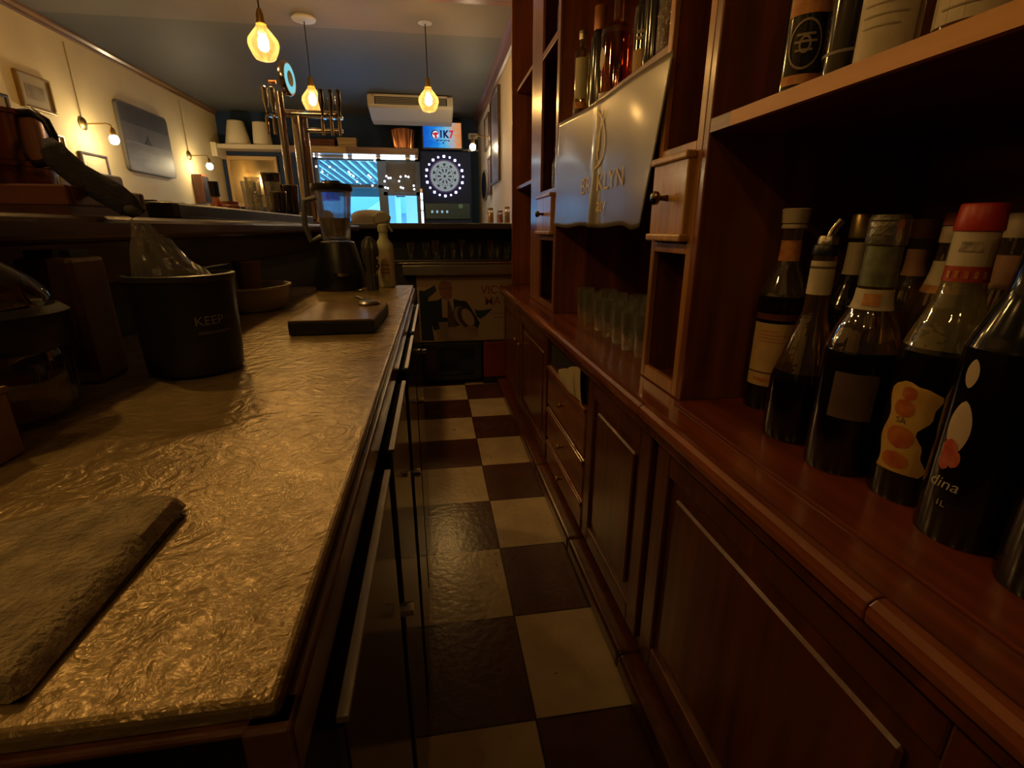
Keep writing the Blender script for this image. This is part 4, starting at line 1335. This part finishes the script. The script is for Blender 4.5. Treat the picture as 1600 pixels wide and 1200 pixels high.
panel_door(t, 2.84, 3.52, .085, .69, knob=(2.90, .5))
# papers stuck in the slot
t = thing('paper_bundle', 'crumpled pale papers sticking out of the open drawer slot', 'papers', (.48, 1.75, .57))
for i, (y0, y1, z1, xx) in enumerate(((1.53, 1.74, .69, .484), (1.60, 1.80, .66, .479))):
    mb = MB()
    mb.grid(lambda u, v: (xx - .012 * v * (1 - v) + .003 * math.sin(9 * u + i), y0 + (y1 - y0) * u + .03 * v, .569 + (z1 - .569) * v * (1 - .55 * u ** 1.5)), 8, 6)
    mb.build('sheet', mat('crumpled_paper', (.50, .42, .27), .8, var=.1), t, solid=.0008)

# shelving structure
t = thing('backbar_shelving', 'tall mahogany shelving above the backbar counter', 'shelving', (.8, 1.9, CT))
TOP = 2.62
def up(y0, y1, x0=XF, x1=1.095, nm='upright', m=W_Z, lab=None):
    return MB().box(x0, x1, y0, y1, CT + .001, TOP).build(nm, m, t, bevel=.003, label=lab)
MB().box(1.075, 1.095, -.25, 3.54, CT + .008, TOP).build('back_panel', W_Y, t)
up(.994, 1.016)
up(3.515, 3.54, lab='end panel by the far counter')
MB().box(XF, 1.095, .2, 3.54, TOP, TOP + .03).build('top_board', W_Y, t, bevel=.003)
MB().box(XF + .004, 1.074, 1.222, 2.248, 1.530, 1.552).build('shelf', W_Y, t, bevel=.002)
MB().box(XF + .004, 1.074, 1.222, 2.248, 2.06, 2.082).build('shelf', W_Y, t, bevel=.002)
for z in (1.40, 1.98):
    MB().box(XF + .03, 1.074, 2.835, 3.515, z, z + .02).build('shelf', W_Y, t, bevel=.002)
t = thing('wall_shelf_board', 'thick pale-edged shelf board at top right carrying bottles', 'shelf', (.8, .4, 1.33))
MB().box(XF + .012, 1.074, -.24, .993, 1.331, 1.354).build('board', W_Y, t)
MB().box(XF, XF + .012, -.24, .925, 1.330, 1.3545).build('edging', W_PALE, t, label='pale raw-wood front edging')
MB().box(XF, XF + .012, .9252, .993, 1.330, 1.3545).build('edging_stub', W_Y, t)
MB().box(1.05, 1.074, -.24, .99, 1.30, 1.330).build('cleat', W_DK, t)


def knob_at(parent, p, m, s=1.0):
    kb = MB().lathe([(0, 0), (.008 * s, 0), (.006 * s, .01 * s), (.006 * s, .018 * s), (.015 * s, .026 * s), (.016 * s, .034 * s), (.010 * s, .040 * s), (0, .041 * s)], (0, 0, 0), 18).build('knob', m, parent, org=(0, 0, 0), smooth=True)
    kb.location = Vector(p) - worg(parent)
    kb.rotation_euler = (0, -PI / 2, 0)
    return kb


W_LT = wood('drawer_front_wood', (.52, .28, .07), axis='z', rough=.35, coat=.3)


def tower(y0, y1, ys, ye, label, front_m, stile_m):
    """narrow column of pigeon holes with one small drawer; opening between ys and ye"""
    t = thing('drawer_tower', label, 'cabinet', (.8, (y0 + y1) / 2, CT))
    mb = MB()
    mb.box(XF + .014, 1.074, y1 - .014, y1, CT + .002, TOP - .001)
    mb.box(XF + .014, 1.074, y0, y0 + .014, CT + .002, TOP - .001)
    mb.build('side_panel', W_Z, t)
    mb = MB()
    mb.box(XF, XF + .014, y0, ys, CT + .002, TOP - .001).box(XF, XF + .014, ye, y1, CT + .002, TOP - .001)
    for z0, z1 in ((CT + .002, .80), (1.095, 1.118), (1.305, 1.325), (1.90, 1.93), (TOP - .06, TOP - .001)):
        mb.box(XF, XF + .014, ys, ye, z0, z1)
    mb.build('face_frame', stile_m, t, bevel=.002)
    for z in (CT + .003, 1.10, 1.308, 1.91):
        MB().box(XF + .014, 1.074, y0 + .014, y1 - .014, z, z + .012).build('shelf', W_Y, t)
    d = MB().box(XF - .016, XF + .02, ys - .004, ye + .004, 1.135, 1.295).build('drawer', front_m, t, bevel=.004, label='small drawer with dark knob')
    for z0 in (1.290, 1.122):
        MB().box(XF - .024, XF, ys - .008, ye + .008, z0, z0 + .016).build('drawer_moulding', front_m, d, bevel=.004)
    knob_at(d, (XF - .016, (ys + ye) / 2, 1.216), mat('dark_bronze', (.12, .08, .05), .25, 1.0), .95)
    return t


tower(1.0165, 1.221, 1.040, 1.200, 'near narrow tower of pigeon holes with a pale drawer, right of banner', W_LT, wood('face_frame_wood', (.38, .165, .042), axis='z'))
tower(2.249, 2.834, 2.29, 2.59, 'far narrow tower of pigeon holes with drawer, left of banner', W_LT, wood('face_frame_red', (.20, .065, .028), axis='z'))

# ------------------------------------------------------------------ hanging banner
t = thing('hanging_banner', 'shiny grey-tan banner with yellow lettering hanging in the backbar opening', 'banner', (XF - .02, 1.7, 1.15))
def banner(y, z):
    """sheet surface: y along the bar, z height; returns x"""
    v = (1.555 - z) / .4
    x = XF - .010 - .004 * math.sin((y - 1.2) * 5.2)
    x -= .015 * math.exp(-((y - 1.676) / .026) ** 2) * (.25 + .75 * v)
    x += .004 * math.exp(-((y - 1.615) / .03) ** 2) * v
    x -= .003 * math.sin((y - 1.25) * 11 + 2 * v)
    return x
def bedge(u, v):
    y0 = 1.170 + .07 * v + .03 * v * v        # near edge slants inward to the bottom
    y1 = 2.21 + .03 * v
    y = y0 + (y1 - y0) * u
    ztop = 1.524 + .045 * u - .012 * math.sin(u * PI)
    zbot = 1.156 + .004 * math.sin(u * 14) - .012 * math.exp(-((u - .06) / .05) ** 2)
    z = ztop + (zbot - ztop) * v
    return (banner(y, z), y, z)
m_ban = mat('satin_banner', (.20, .165, .125), .36, var=.08, scale=3, coat=.3)
sheet = MB().grid(lambda u, v: bedge(u, v), 110, 26).build('sheet', m_ban, t, smooth=True, solid=.0015)
m_gold = mat('banner_gold', (.78, .62, .30), .6)
def onban(y0, z0, sl=0.0):
    # text reads from far (left in view) to near (right), so +x of the letters runs to -y
    return lambda x, y: (banner(y0 - x, z0 + y + sl * x) - .0045, y0 - x, z0 + y + sl * x)
letters('BR', .074, onban(1.760, 1.288), 'lettering', m_gold, t, squeeze=1.45)
letters('KLYN', .074, onban(1.520, 1.288), 'lettering', m_gold, t, squeeze=1.35)
letters('asy', .066, onban(1.592, 1.222), 'lettering', m_gold, t, squeeze=1.1)
def stroke(pts, wdt):
    mb = MB()
    n = 24
    P = []
    for i in range(n + 1):
        s = i / n * (len(pts) - 1)
        k = min(int(s), len(pts) - 2)
        f = s - k
        p0 = pts[max(k - 1, 0)]; p1 = pts[k]; p2 = pts[k + 1]; p3 = pts[min(k + 2, len(pts) - 1)]
        q = [0.5 * ((2 * p1[d]) + (-p0[d] + p2[d]) * f + (2 * p0[d] - 5 * p1[d] + 4 * p2[d] - p3[d]) * f * f + (-p0[d] + 3 * p1[d] - 3 * p2[d] + p3[d]) * f ** 3) for d in (0, 1)]
        P.append(q)
    vs = []
    for i, (y, z) in enumerate(P):
        a = P[max(i - 1, 0)]; b = P[min(i + 1, n)]
        dy, dz = b[0] - a[0], b[1] - a[1]
        L = math.hypot(dy, dz) or 1
        ny, nz = -dz / L * wdt, dy / L * wdt
        vs.append([mb.bm.verts.new((banner(y + s * ny, z + s * nz) - .0045, y + s * ny, z + s * nz)) for s in (-1, 1)])
    for a, b in zip(vs[:-1], vs[1:]):
        mb.bm.faces.new((a[0], a[1], b[1], b[0]))
    return mb
stroke([(1.665, 1.505), (1.625, 1.475), (1.598, 1.44), (1.585, 1.405), (1.603, 1.365), (1.655, 1.335)], .004).build('swirl_mark', m_gold, t)
stroke([(1.580, 1.495), (1.610, 1.470), (1.640, 1.440), (1.648, 1.40), (1.645, 1.36)], .004).build('swirl_mark', m_gold, t)
stroke([(1.628, 1.50), (1.632, 1.46), (1.638, 1.42), (1.640, 1.385)], .003).build('swirl_mark', m_gold, t)

# ------------------------------------------------------------------ tumblers on the counter
def cut_tumbler():
    b = MB().lathe([(0, .004), (.028, .004), (.030, 0), (.032, .004), (.036, .06), (.038, .135), (.0355, .135), (.030, .02), (0, .016)], (0, 0, 0), 24, flute=.025, nf=12)
    return b.build('drinking_glass', glass('pressed_glass', (.92, .93, .86), .16, .04, bump=.25, bscale=50, milk=.045), smooth=True, org=(0, 0, 0))
c0 = None
spots = [(.640, 1.40), (.636, 1.50), (.64, 1.60), (.642, 1.71), (.65, 1.83), (.645, 1.96), (.66, 2.10),
         (.725, 1.44), (.722, 1.55), (.728, 1.66), (.732, 1.78), (.735, 1.90), (.74, 2.03), (.81, 1.50), (.815, 1.63), (.82, 1.76), (.82, 1.90)]
for i, (x, y) in enumerate(spots):
    if c0 is None:
        c0 = cut_tumbler()
        tag(c0, 'front-most ribbed glass tumbler in the cluster on the backbar counter', 'glass', 'tumblers on the backbar counter')
        k = c0
    else:
        k = c0.copy()
        COL.objects.link(k)
        k['label'] = 'ribbed glass tumbler in the cluster under the hanging banner'
    k.location = (x, y, CT + .001)
    k.rotation_euler = (0, 0, i * .7)
    if i % 3 == 1:
        k.scale = (1, 1, .93)

# ================================================================== BOTTLES
def prof_r(prof, z):
    for (r0, z0), (r1, z1) in zip(prof[:-1], prof[1:]):
        if z0 <= z <= z1 and z1 > z0:
            return r0 + (r1 - r0) * (z - z0) / (z1 - z0)
    return prof[-1][0]


def smoothprof(pts, k=4):
    out = []
    n = len(pts)
    for i in range(n - 1):
        p0, p1, p2, p3 = pts[max(i - 1, 0)], pts[i], pts[i + 1], pts[min(i + 2, n - 1)]
        for j in range(k):
            f = j / k
            q = [0.5 * ((2 * p1[d]) + (-p0[d] + p2[d]) * f + (2 * p0[d] - 5 * p1[d] + 4 * p2[d] - p3[d]) * f * f + (-p0[d] + 3 * p1[d] - 3 * p2[d] + p3[d]) * f ** 3) for d in (0, 1)]
            q[0] = min(max(q[0], min(p1[0], p2[0])), max(p1[0], p2[0]))
            q[1] = min(max(q[1], p1[1]), p2[1])
            out.append((max(q[0], .001), q[1]))
    out.append(pts[-1])
    return out


def bottle(c, prof, body_m, label, liquid=None, cap=None, bands=(), labels=(), group=None, name='bottle', cat='bottle', flute=0, nf=10, sm=True, n=32):
    """c base centre; prof (r,z); liquid (material, level); cap [(r0,z0,r1,z1,material,partname)];
    bands (z0,z1,material,name); labels (z0,z1,da0,da1,material,name,shape) with angles from the viewer side"""
    t = thing(name, label, cat, c, group)
    P = smoothprof(prof) if sm else prof
    MB().lathe([(0, P[0][1])] + P, c, n, flute=flute, nf=nf).build('glass_body', body_m, t, smooth=True)
    if liquid:
        lm, lv = liquid
        L = [(r + .0003, z) for r, z in P if z < lv - .004]
        L = [(0, L[0][1])] + L + [(prof_r(P, lv) + .0003, lv), (0, lv)]
        MB().lathe(L, c, n, flute=flute, nf=nf).build('liquid', lm, t, smooth=True)
    for r0, z0, r1, z1, m, nm in (cap or ()):
        MB().lathe([(0, z0), (r0, z0), (r0 * 1.02, z0 + .002), (r1, z1 - .002), (r1 * .93, z1), (0, z1)], c, 24).build(nm, m, t, smooth=True)
    va = math.atan2(-c[1], -c[0])
    for z0, z1, m, nm in bands:
        zz = [z0 + (z1 - z0) * i / 6 for i in range(7)]
        MB().lathe([(prof_r(P, z) + .0008, z) for z in zz], c, 28).build(nm, m, t, smooth=True)
    objs = []
    for z0, z1, a0, a1, m, nm, shp in labels:
        objs.append(patch(c, 0, z0, z1, va + a0, va + a1, .0009, 20, 20, rf=lambda z: prof_r(P, z), shape=shp).build(nm, m, t, smooth=True))
    t2 = t
    return t2, va, P, objs


def onbottle(c, P, a, z0, s=1.0, off=.0022):
    def f(x, y):
        r = prof_r(P, z0 + y)
        return (c[0] + (r + off) * math.cos(a + x / r), c[1] + (r + off) * math.sin(a + x / r), c[2] + z0 + y)
    return f


DARK = mat('dark_liquid', (.006, .004, .004), .08, coat=.5)
DKGL = mat('dark_bottle_glass', (.012, .009, .007), .07, coat=.6)
GLB = glass('bottle_glass', (.86, .80, .70), .10, bump=.05, bscale=40, milk=.05)
GLY = glass('yellowish_glass', (.80, .74, .40), .12, bump=.12, bscale=45, milk=.22)
GLA = glass('amber_bottle_glass', (.75, .52, .30), .12, bump=.08, bscale=50, milk=.07)
m_lab = mat('cream_label', (.60, .42, .18), .6, var=.08, scale=40)
m_lab2 = mat('ivory_label', (.60, .52, .36), .6, var=.08, scale=40)
m_or = mat('orange_print', (.50, .14, .03), .6, color2=(.66, .36, .12), scale=70)
m_ink = mat('label_ink', (.10, .05, .03), .6)
m_redcap = mat('red_cap', (.50, .035, .02), .4)
m_silver = mat('silver_cap', (.55, .52, .42), .3, .9, bump=.2, bscale=120)
m_gcap = mat('gold_cap', (.50, .38, .16), .35, .8)
m_gfoil = mat('green_foil', (.22, .24, .15), .4, .4, var=.35, scale=60)

Z0 = CT + .007
# 1 tall bottle with large cream label
c = (.722, .930, Z0)
b1, va, P, _ = bottle(c, [(.040, 0), (.046, .006), (.046, .20), (.048, .215), (.046, .235), (.044, .25), (.030, .285), (.019, .315), (.018, .38), (.020, .385), (.020, .392)],
       GLB, 'tall bottle with large cream label and white cap at left of the counter bottles', liquid=(DARK, .245),
       cap=[(.0225, .378, .0225, .386, m_lab2, 'collar'), (.023, .388, .026, .416, m_lab2, 'stopper')],
       bands=((.315, .355, m_or, 'neck_label'),),
       labels=((.055, .19, -1.1, 1.1, m_lab, 'body_label', None), (.197, .210, -1.1, 1.1, mat('wine_label', (.13, .03, .02), .5), 'top_label', None)))
for z, h, a0, a1, mm in ((.083, .003, -1.05, 1.05, m_ink), (.065, .008, -.7, .2, m_or), (.165, .002, -.8, .5, m_or), (.158, .002, -.8, .3, m_or), (.151, .002, -.8, .45, m_or), (.172, .003, -.8, .1, m_or)):
    patch(c, 0, z, z + h, va + a0, va + a1, .0016, 14, 1, rf=lambda q: prof_r(P, q)).build('label_line', mm, b1)
# 2 conical bottle with pourer
c = (.668, .772, Z0)
b2, va, P, _ = bottle(c, [(.044, 0), (.053, .006), (.053, .10), (.050, .125), (.030, .20), (.0195, .24), (.0185, .33), (.020, .335), (.020, .345)],
       GLA, 'conical bottle with cream neck label and metal pourer beside the tall cream-label bottle', liquid=(DARK, .13),
       cap=[(.0205, .334, .0205, .352, BLACK, 'collar'), (.016, .352, .015, .366, m_silver, 'stopper')],
       bands=((.268, .325, m_lab2, 'neck_label'), (.312, .316, m_ink, 'label_line')))
MB().tube([(c[0], c[1], c[2] + .36), (c[0] + .004, c[1] - .004, c[2] + .378), (c[0] + .010, c[1] - .010, c[2] + .392)], .006, 10).build('pourer', CHROME, b2, smooth=True)
# 3 behind: gold cap
c = (.835, .885, Z0)
bottle(c, [(.038, 0), (.043, .006), (.043, .20), (.036, .24), (.019, .285), (.017, .36), (.018, .375)], DKGL,
       'dark bottle with gold cap and ivory neck label standing in the back row',
       cap=[(.020, .36, .020, .405, m_gcap, 'screw_cap')], bands=((.29, .352, m_lab2, 'neck_label'),))
# 4 big bottle with square brown label
c = (.658, .650, Z0)
b4, va, P, _ = bottle(c, [(.046, 0), (.0505, .006), (.0505, .175), (.049, .20), (.040, .235), (.028, .262), (.0235, .29), (.0225, .37), (.023, .375)],
       GLA, 'big dark bottle with silver cap, green foil neck and square brown label', liquid=(DARK, .20),
       cap=[(.0255, .355, .0255, .392, m_silver, 'screw_cap'), (.0262, .388, .024, .397, m_silver, 'cap_top')],
       bands=((.296, .354, m_gfoil, 'foil_neck'), (.262, .292, m_lab2, 'neck_label')),
       labels=((.095, .168, -.55, .62, mat('brown_label', (.10, .065, .045), .45, var=.3, scale=20), 'body_label', None),))
patch(c, 0, .268, .286, va - .5, va + .35, .0018, 10, 2, rf=lambda q: prof_r(P, q)).build('neck_emblem', m_or, b4)
# 5, 6 behind
c = (.935, .845, Z0)
bottle(c, [(.032, 0), (.036, .006), (.036, .19), (.034, .25), (.020, .30), (.019, .37)], GLB,
       'clear bottle with pinkish cap behind the green foil bottle', liquid=(mat('amber_liquid', (.09, .03, .008), .1), .22),
       cap=[(.021, .36, .021, .395, mat('pink_cap', (.40, .22, .15), .5), 'screw_cap')], bands=((.29, .34, mat('rosy_label', (.38, .20, .12), .6), 'neck_label'),))
c = (.872, .728, Z0)
bottle(c, [(.034, 0), (.038, .006), (.038, .19), (.036, .25), (.025, .30), (.021, .34), (.020, .375)], GLB,
       'clear bottle with red and white cap and orange-banded label in the back row', liquid=(mat('amber_liquid', (.09, .03, .008), .1), .21),
       cap=[(.0225, .355, .0225, .382, mat('white_cap', (.62, .50, .38), .5), 'screw_cap'), (.0228, .383, .022, .403, mat('rose_cap', (.42, .12, .08), .5), 'cap_top')],
       bands=((.285, .325, m_lab2, 'neck_label'), (.272, .285, m_or, 'neck_band')))
# 7 big bottle with red cap and fruit label
c = (.688, .550, Z0)
def fruit(v):
    w = .12 * math.sin(9 * v + .6) + .05 * math.sin(23 * v)
    top = 1 if v < .93 else max(.25, 1 - (v - .93) * 8)
    return (.0 + .06 * math.sin(13 * v) * 1.0 + (1 - top) * .4, (.86 + w) * top)
b7, va, P, _ = bottle(c, [(.046, 0), (.0505, .006), (.0505, .195), (.048, .222), (.040, .250), (.028, .285), (.023, .32), (.0225, .385), (.023, .39)],
       GLY, 'big bottle with red cap, white neck wrap and yellow fruit label', liquid=(DARK, .225),
       cap=[(.025, .375, .0235, .408, m_redcap, 'screw_cap')],
       bands=((.332, .376, mat('white_wrap', (.62, .54, .40), .55), 'neck_wrap'), (.312, .332, mat('red_band', (.42, .05, .02), .5), 'neck_band')),
       labels=((.045, .178, -.95, .25, mat('fruit_label_gold', (.52, .30, .05), .5, color2=(.62, .42, .12), scale=30), 'fruit_label', fruit),))
m_fruit = mat('fruit_red', (.42, .08, .015), .5, color2=(.55, .20, .03), scale=60)
for zc_, rz, ac, ra in ((.162, .010, -.48, .18), (.140, .013, -.52, .26), (.098, .017, -.46, .34), (.063, .013, -.45, .34)):
    patch(c, 0, zc_ - rz, zc_ + rz, va + ac - ra, va + ac + ra, .0016, 14, 10, rf=lambda q: prof_r(P, q),
          shape=lambda v: (.5 - .5 * math.sqrt(max(0, 1 - (2 * v - 1) ** 2)), .5 + .5 * math.sqrt(max(0, 1 - (2 * v - 1) ** 2)))).build('fruit_mark', m_fruit, b7, smooth=True)
letters('SA', .012, onbottle(c, P, va - .52, .122), 'lettering', m_ink, b7)
patch(c, 0, .35, .362, va - .62, va + .45, .0018, 14, 2, rf=lambda q: prof_r(P, q),
      shape=lambda v: (.08 * v, 1 - .12 * v)).build('neck_script', mat('script_grey', (.16, .14, .10), .6, color2=(.6, .52, .38), scale=90), b7)
for i in range(5):
    a = va - .8 + i * .4
    patch(c, 0, .317, .326, a - .09, a + .09, .0018, 6, 2, rf=lambda q: prof_r(P, q)).build('band_diamond', m_or, b7)
# 8 dark bottle with flower label
c = (.662, .448, Z0)
def petal(v):
    w = math.sin(PI * min(1, max(0, v))) ** .6
    return (.5 - .5 * w, .5 + .5 * w)
b8, va, P, _ = bottle(c, [(.046, 0), (.0505, .006), (.0505, .22), (.048, .25), (.036, .285), (.025, .32), (.022, .38)], mat('black_bottle_glass', (.006, .005, .006), .09, coat=.4),
       'dark bottle with red flower label second from the right image edge',
       cap=[(.024, .37, .024, .41, m_redcap, 'screw_cap')],
       labels=((.115, .185, -.86, -.36, mat('petal_white', (.58, .46, .34), .5), 'petal_label', petal), (.200, .235, -.80, -.52, mat('petal_white', (.58, .46, .34), .5), 'oval_label', petal)))
for zc_, ac, ra, rz in ((.122, -.66, .17, .014), (.112, -.52, .14, .012), (.105, -.70, .13, .011)):
    patch(c, 0, zc_ - rz, zc_ + rz, va + ac - ra, va + ac + ra, .0018, 12, 8, rf=lambda q: prof_r(P, q),
          shape=lambda v: (.5 - .5 * math.sqrt(max(0, 1 - (2 * v - 1) ** 2)), .5 + .5 * math.sqrt(max(0, 1 - (2 * v - 1) ** 2)))).build('flower_mark', mat('flower_red', (.40, .05, .03), .5, color2=(.55, .16, .10), scale=80), b8, smooth=True)
letters('dina', .020, onbottle(c, P, va - .58, .078), 'lettering', mat('white_ink', (.55, .48, .36), .6), b8, shear=.2)
letters('1L', .011, onbottle(c, P, va - .52, .052), 'lettering', mat('white_ink', (.55, .48, .36), .6), b8)
# 9 nearest at the right edge
c = (.655, .343, Z0)
b9, va, P, _ = bottle(c, [(.046, 0), (.0505, .006), (.0505, .22), (.048, .25), (.036, .285), (.025, .32), (.022, .38)], mat('black_bottle_glass', (.006, .005, .006), .09, coat=.4),
       'nearest dark bottle with white-edged label cut off by right image edge',
       cap=[(.024, .37, .024, .41, BLACK, 'screw_cap')],
       labels=((.07, .19, -.62, .8, mat('olive_label', (.11, .085, .035), .5), 'body_label', None),))
patch(c, 0, .068, .192, va - .66, va - .61, .0016, 2, 10, rf=lambda q: prof_r(P, q)).build('label_edge', mat('white_ink', (.55, .48, .36), .6), b9)
# 10 behind at right edge
c = (.86, .625, Z0)
bottle(c, [(.038, 0), (.044, .006), (.044, .20), (.036, .25), (.024, .30), (.0205, .36), (.020, .38)], GLB,
       'clear bottle with white cap behind the red cap bottle at right edge', liquid=(mat('amber_liquid', (.09, .03, .008), .1), .21),
       cap=[(.022, .365, .022, .40, mat('white_cap', (.62, .50, .38), .5), 'screw_cap')], bands=((.29, .34, mat('rosy_label', (.38, .20, .12), .6), 'neck_label'),))

# ---- bottles on the pale-edged shelf
Z1 = 1.3555
c = (.625, .850, Z1)
bs, va, P, _ = bottle(c, [(.030, 0), (.033, .005), (.033, .17), (.030, .20), (.014, .24), (.013, .30)], DKGL,
       'dark bottle with ornate oval emblem and orange bands on pale-edged shelf',
       cap=[(.015, .29, .015, .325, BLACK, 'cap')],
       labels=((.020, .034, -1.0, 1.0, m_or, 'lower_band', None), (.118, .15, -1.0, 1.0, m_or, 'upper_band', None)))
m_orn = mat('ornate_print', (.30, .22, .14), .5)
def oring(k0, k1):
    mb = MB()
    for i in range(24):
        q = []
        for j, k in ((i, k0), (i + 1, k0), (i + 1, k1), (i, k1)):
            a = 2 * PI * j / 24
            zz = .076 + k * .036 * math.sin(a)
            aa = va - .05 + k * .72 * math.cos(a)
            r = prof_r(P, zz) + .0018
            q.append(mb.bm.verts.new((c[0] + r * math.cos(aa), c[1] + r * math.sin(aa), c[2] + zz)))
        mb.bm.faces.new(q)
    return mb
oring(.9, 1.0).build('oval_emblem', m_orn, bs)
oring(.25, .36).build('emblem_scroll', m_orn, bs)
for z, a0, a1 in ((.078, -.5, .45), (.088, -.42, .35), (.066, -.45, .3)):
    patch(c, 0, z, z + .0035, va + a0, va + a1, .0018, 10, 1, rf=lambda q: prof_r(P, q)).build('emblem_line', m_orn, bs)
c = (.646, .774, Z1)
bottle(c, [(.032, 0), (.036, .005), (.036, .18), (.028, .22), (.015, .26), (.014, .31)], DKGL,
       'plain dark bottle between the emblem bottle and clear bottle on upper shelf',
       cap=[(.016, .30, .016, .33, BLACK, 'cap')], bands=((.045, .049, mat('grey_line', (.20, .17, .15), .5), 'label_line'),))
c = (.632, .694, Z1)
bs, va, P, _ = bottle(c, [(.034, 0), (.037, .005), (.037, .18), (.030, .22), (.015, .26), (.014, .31)], glass('smoky_glass', (.85, .78, .60), .12),
       'clear bottle with cream printed label on the pale-edged shelf',
       cap=[(.016, .30, .016, .33, m_silver, 'cap')], labels=((.006, .17, -1.2, .85, m_lab2, 'body_label', None),))
for i in range(8):
    patch(c, 0, .05 + i * .013, .052 + i * .013, va - .9, va + .3 + .2 * (i % 3), .0016, 10, 1, rf=lambda q: prof_r(P, q)).build('label_line', mat('faint_ink', (.36, .29, .17), .6), bs)
c = (.672, .604, Z1)
bs, va, P, _ = bottle(c, [(.040, 0), (.045, .005), (.046, .012), (.046, .14), (.035, .18), (.02, .22), (.018, .28)], glass('smoky_glass', (.85, .78, .60), .12),
       'squat clear bottle with wide cream label at top right of shelf', liquid=(mat('amber_liquid', (.09, .03, .008), .1), .13),
       cap=[(.020, .27, .020, .30, m_silver, 'cap')], labels=((.030, .12, -1.3, 1.2, m_lab2, 'body_label', None),), flute=.012, nf=16)
for i in range(6):
    patch(c, 0, .045 + i * .012, .047 + i * .012, va - .9, va + .5, .0022, 10, 1, rf=lambda q: prof_r(P, q)).build('label_line', mat('faint_ink', (.36, .29, .17), .6), bs)

# ---- bottles behind the banner
Z2 = 1.553
c = (.610, 2.125, Z2)
bs, va, P, _ = bottle(c, [(.026, 0), (.030, .004), (.030, .23), (.026, .25), (.012, .27), (.012, .30)], glass('smoky_glass', (.85, .78, .60), .12),
       'square clear bottle with cream label at the left behind the banner',
       cap=[(.014, .29, .014, .32, m_silver, 'cap')], labels=((.085, .225, -.9, .9, mat('greenish_label', (.50, .46, .27), .6), 'body_label', None), (.05, .072, -.9, .9, m_or, 'lower_label', None)), n=16)
c = (.628, 1.97, Z2)
bottle(c, [(.026, 0), (.030, .004), (.030, .22), (.026, .25), (.018, .27), (.0175, .29)], DKGL,
       'slim black bottle with tall copper cap behind the banner',
       cap=[(.0215, .270, .0215, .345, mat('copper_cap', (.34, .13, .06), .35, .4), 'cap')])
c = (.642, 1.82, Z2)
bs, va, P, _ = bottle(c, [(.048, 0), (.055, .004), (.055, .20), (.050, .225), (.024, .245), (.016, .26), (.016, .33)], glass('rose_glass', (.95, .62, .42), .12),
       'round rose amber gin-style bottle in the middle behind the banner', liquid=(glass('rose_liquid', (.85, .40, .18), .06), .205),
       cap=[(.018, .32, .018, .35, m_silver, 'cap')], labels=((.10, .17, -1.3, -.75, m_lab2, 'oval_label', petal), (.0, .035, -1.3, 1.3, mat('embossed_base', (.30, .20, .12), .4, var=.5, scale=90), 'embossed_band', None)))
c = (.668, 1.64, Z2)
bs, va, P, _ = bottle(c, [(.034, 0), (.038, .004), (.038, .2), (.032, .23), (.015, .27), (.014, .33)], DKGL,
       'dark bottle with slanted black and tan label right of rose bottle',
       cap=[(.016, .32, .016, .35, BLACK, 'cap')], labels=((.02, .11, -1.1, 1.1, mat('tan_label', (.46, .28, .10), .6), 'body_label', None),))
for z in (.150, .134):
    patch(c, 0, z, z + .009, va - .8, va + .8, .0016, 10, 1, rf=lambda q: prof_r(P, q)).build('label_stripe', mat('grey_stripe', (.26, .22, .18), .5), bs)
c = (.622, 1.475, Z2)
bottle(c, [(.024, 0), (.027, .004), (.027, .24), (.020, .28), (.012, .31), (.012, .36)], DKGL,
       'slim glossy black bottle near the right end behind the banner', cap=[(.014, .35, .014, .38, BLACK, 'cap')],
       labels=((.01, .25, -1.5, -1.36, mat('thin_silver', (.5, .45, .38), .2, .9), 'silver_edge', None),))
c = (.615, 1.350, Z2)
bottle(c, [(.030, 0), (.034, .004), (.034, .2), (.026, .24), (.014, .27), (.014, .33)], glass('cut_clear_bottle', (.9, .78, .5), .16, bump=1.0, bscale=60),
       'cut glass bottle at the right end behind the banner', cap=[(.016, .32, .016, .35, m_gcap, 'cap')], flute=.04, nf=10)
c = (.70, 1.30, Z2)
bottle(c, [(.030, 0), (.034, .004), (.034, .2), (.026, .24), (.014, .27), (.014, .33)], GLB, 'clear bottle behind the cut glass bottle on the banner shelf',
       cap=[(.016, .32, .016, .35, m_silver, 'cap')])

# ---- small bottles in the far bays
for (x, y, z, h, m, lab) in ((.60, 2.44, 1.3212, .19, GLC, 'clear narrow bottle in the far tower pigeon hole above drawer'),
                             (.60, 2.98, CT + .001, .23, DKGL, 'dark bottle with gold neck on the counter in the far bay'),
                             (.66, 3.06, CT + .001, .20, GLB, 'clear bottle beside dark bottle on the counter in the far bay'),
                             (.62, 2.93, 2.001, .20, GLC, 'clear bottle on the top shelf of the far bay'),
                             (.60, 2.40, 1.923, .20, GLC, 'clear bottle in the upper pigeon hole of the far tower')):
    bottle((x, y, z), [(.022, 0), (.026, .004), (.026, h * .6), (.012, h * .78), (.011, h * .92)], m, lab,
           cap=[(.0135, h * .9, .0135, h, m_gcap, 'cap')])
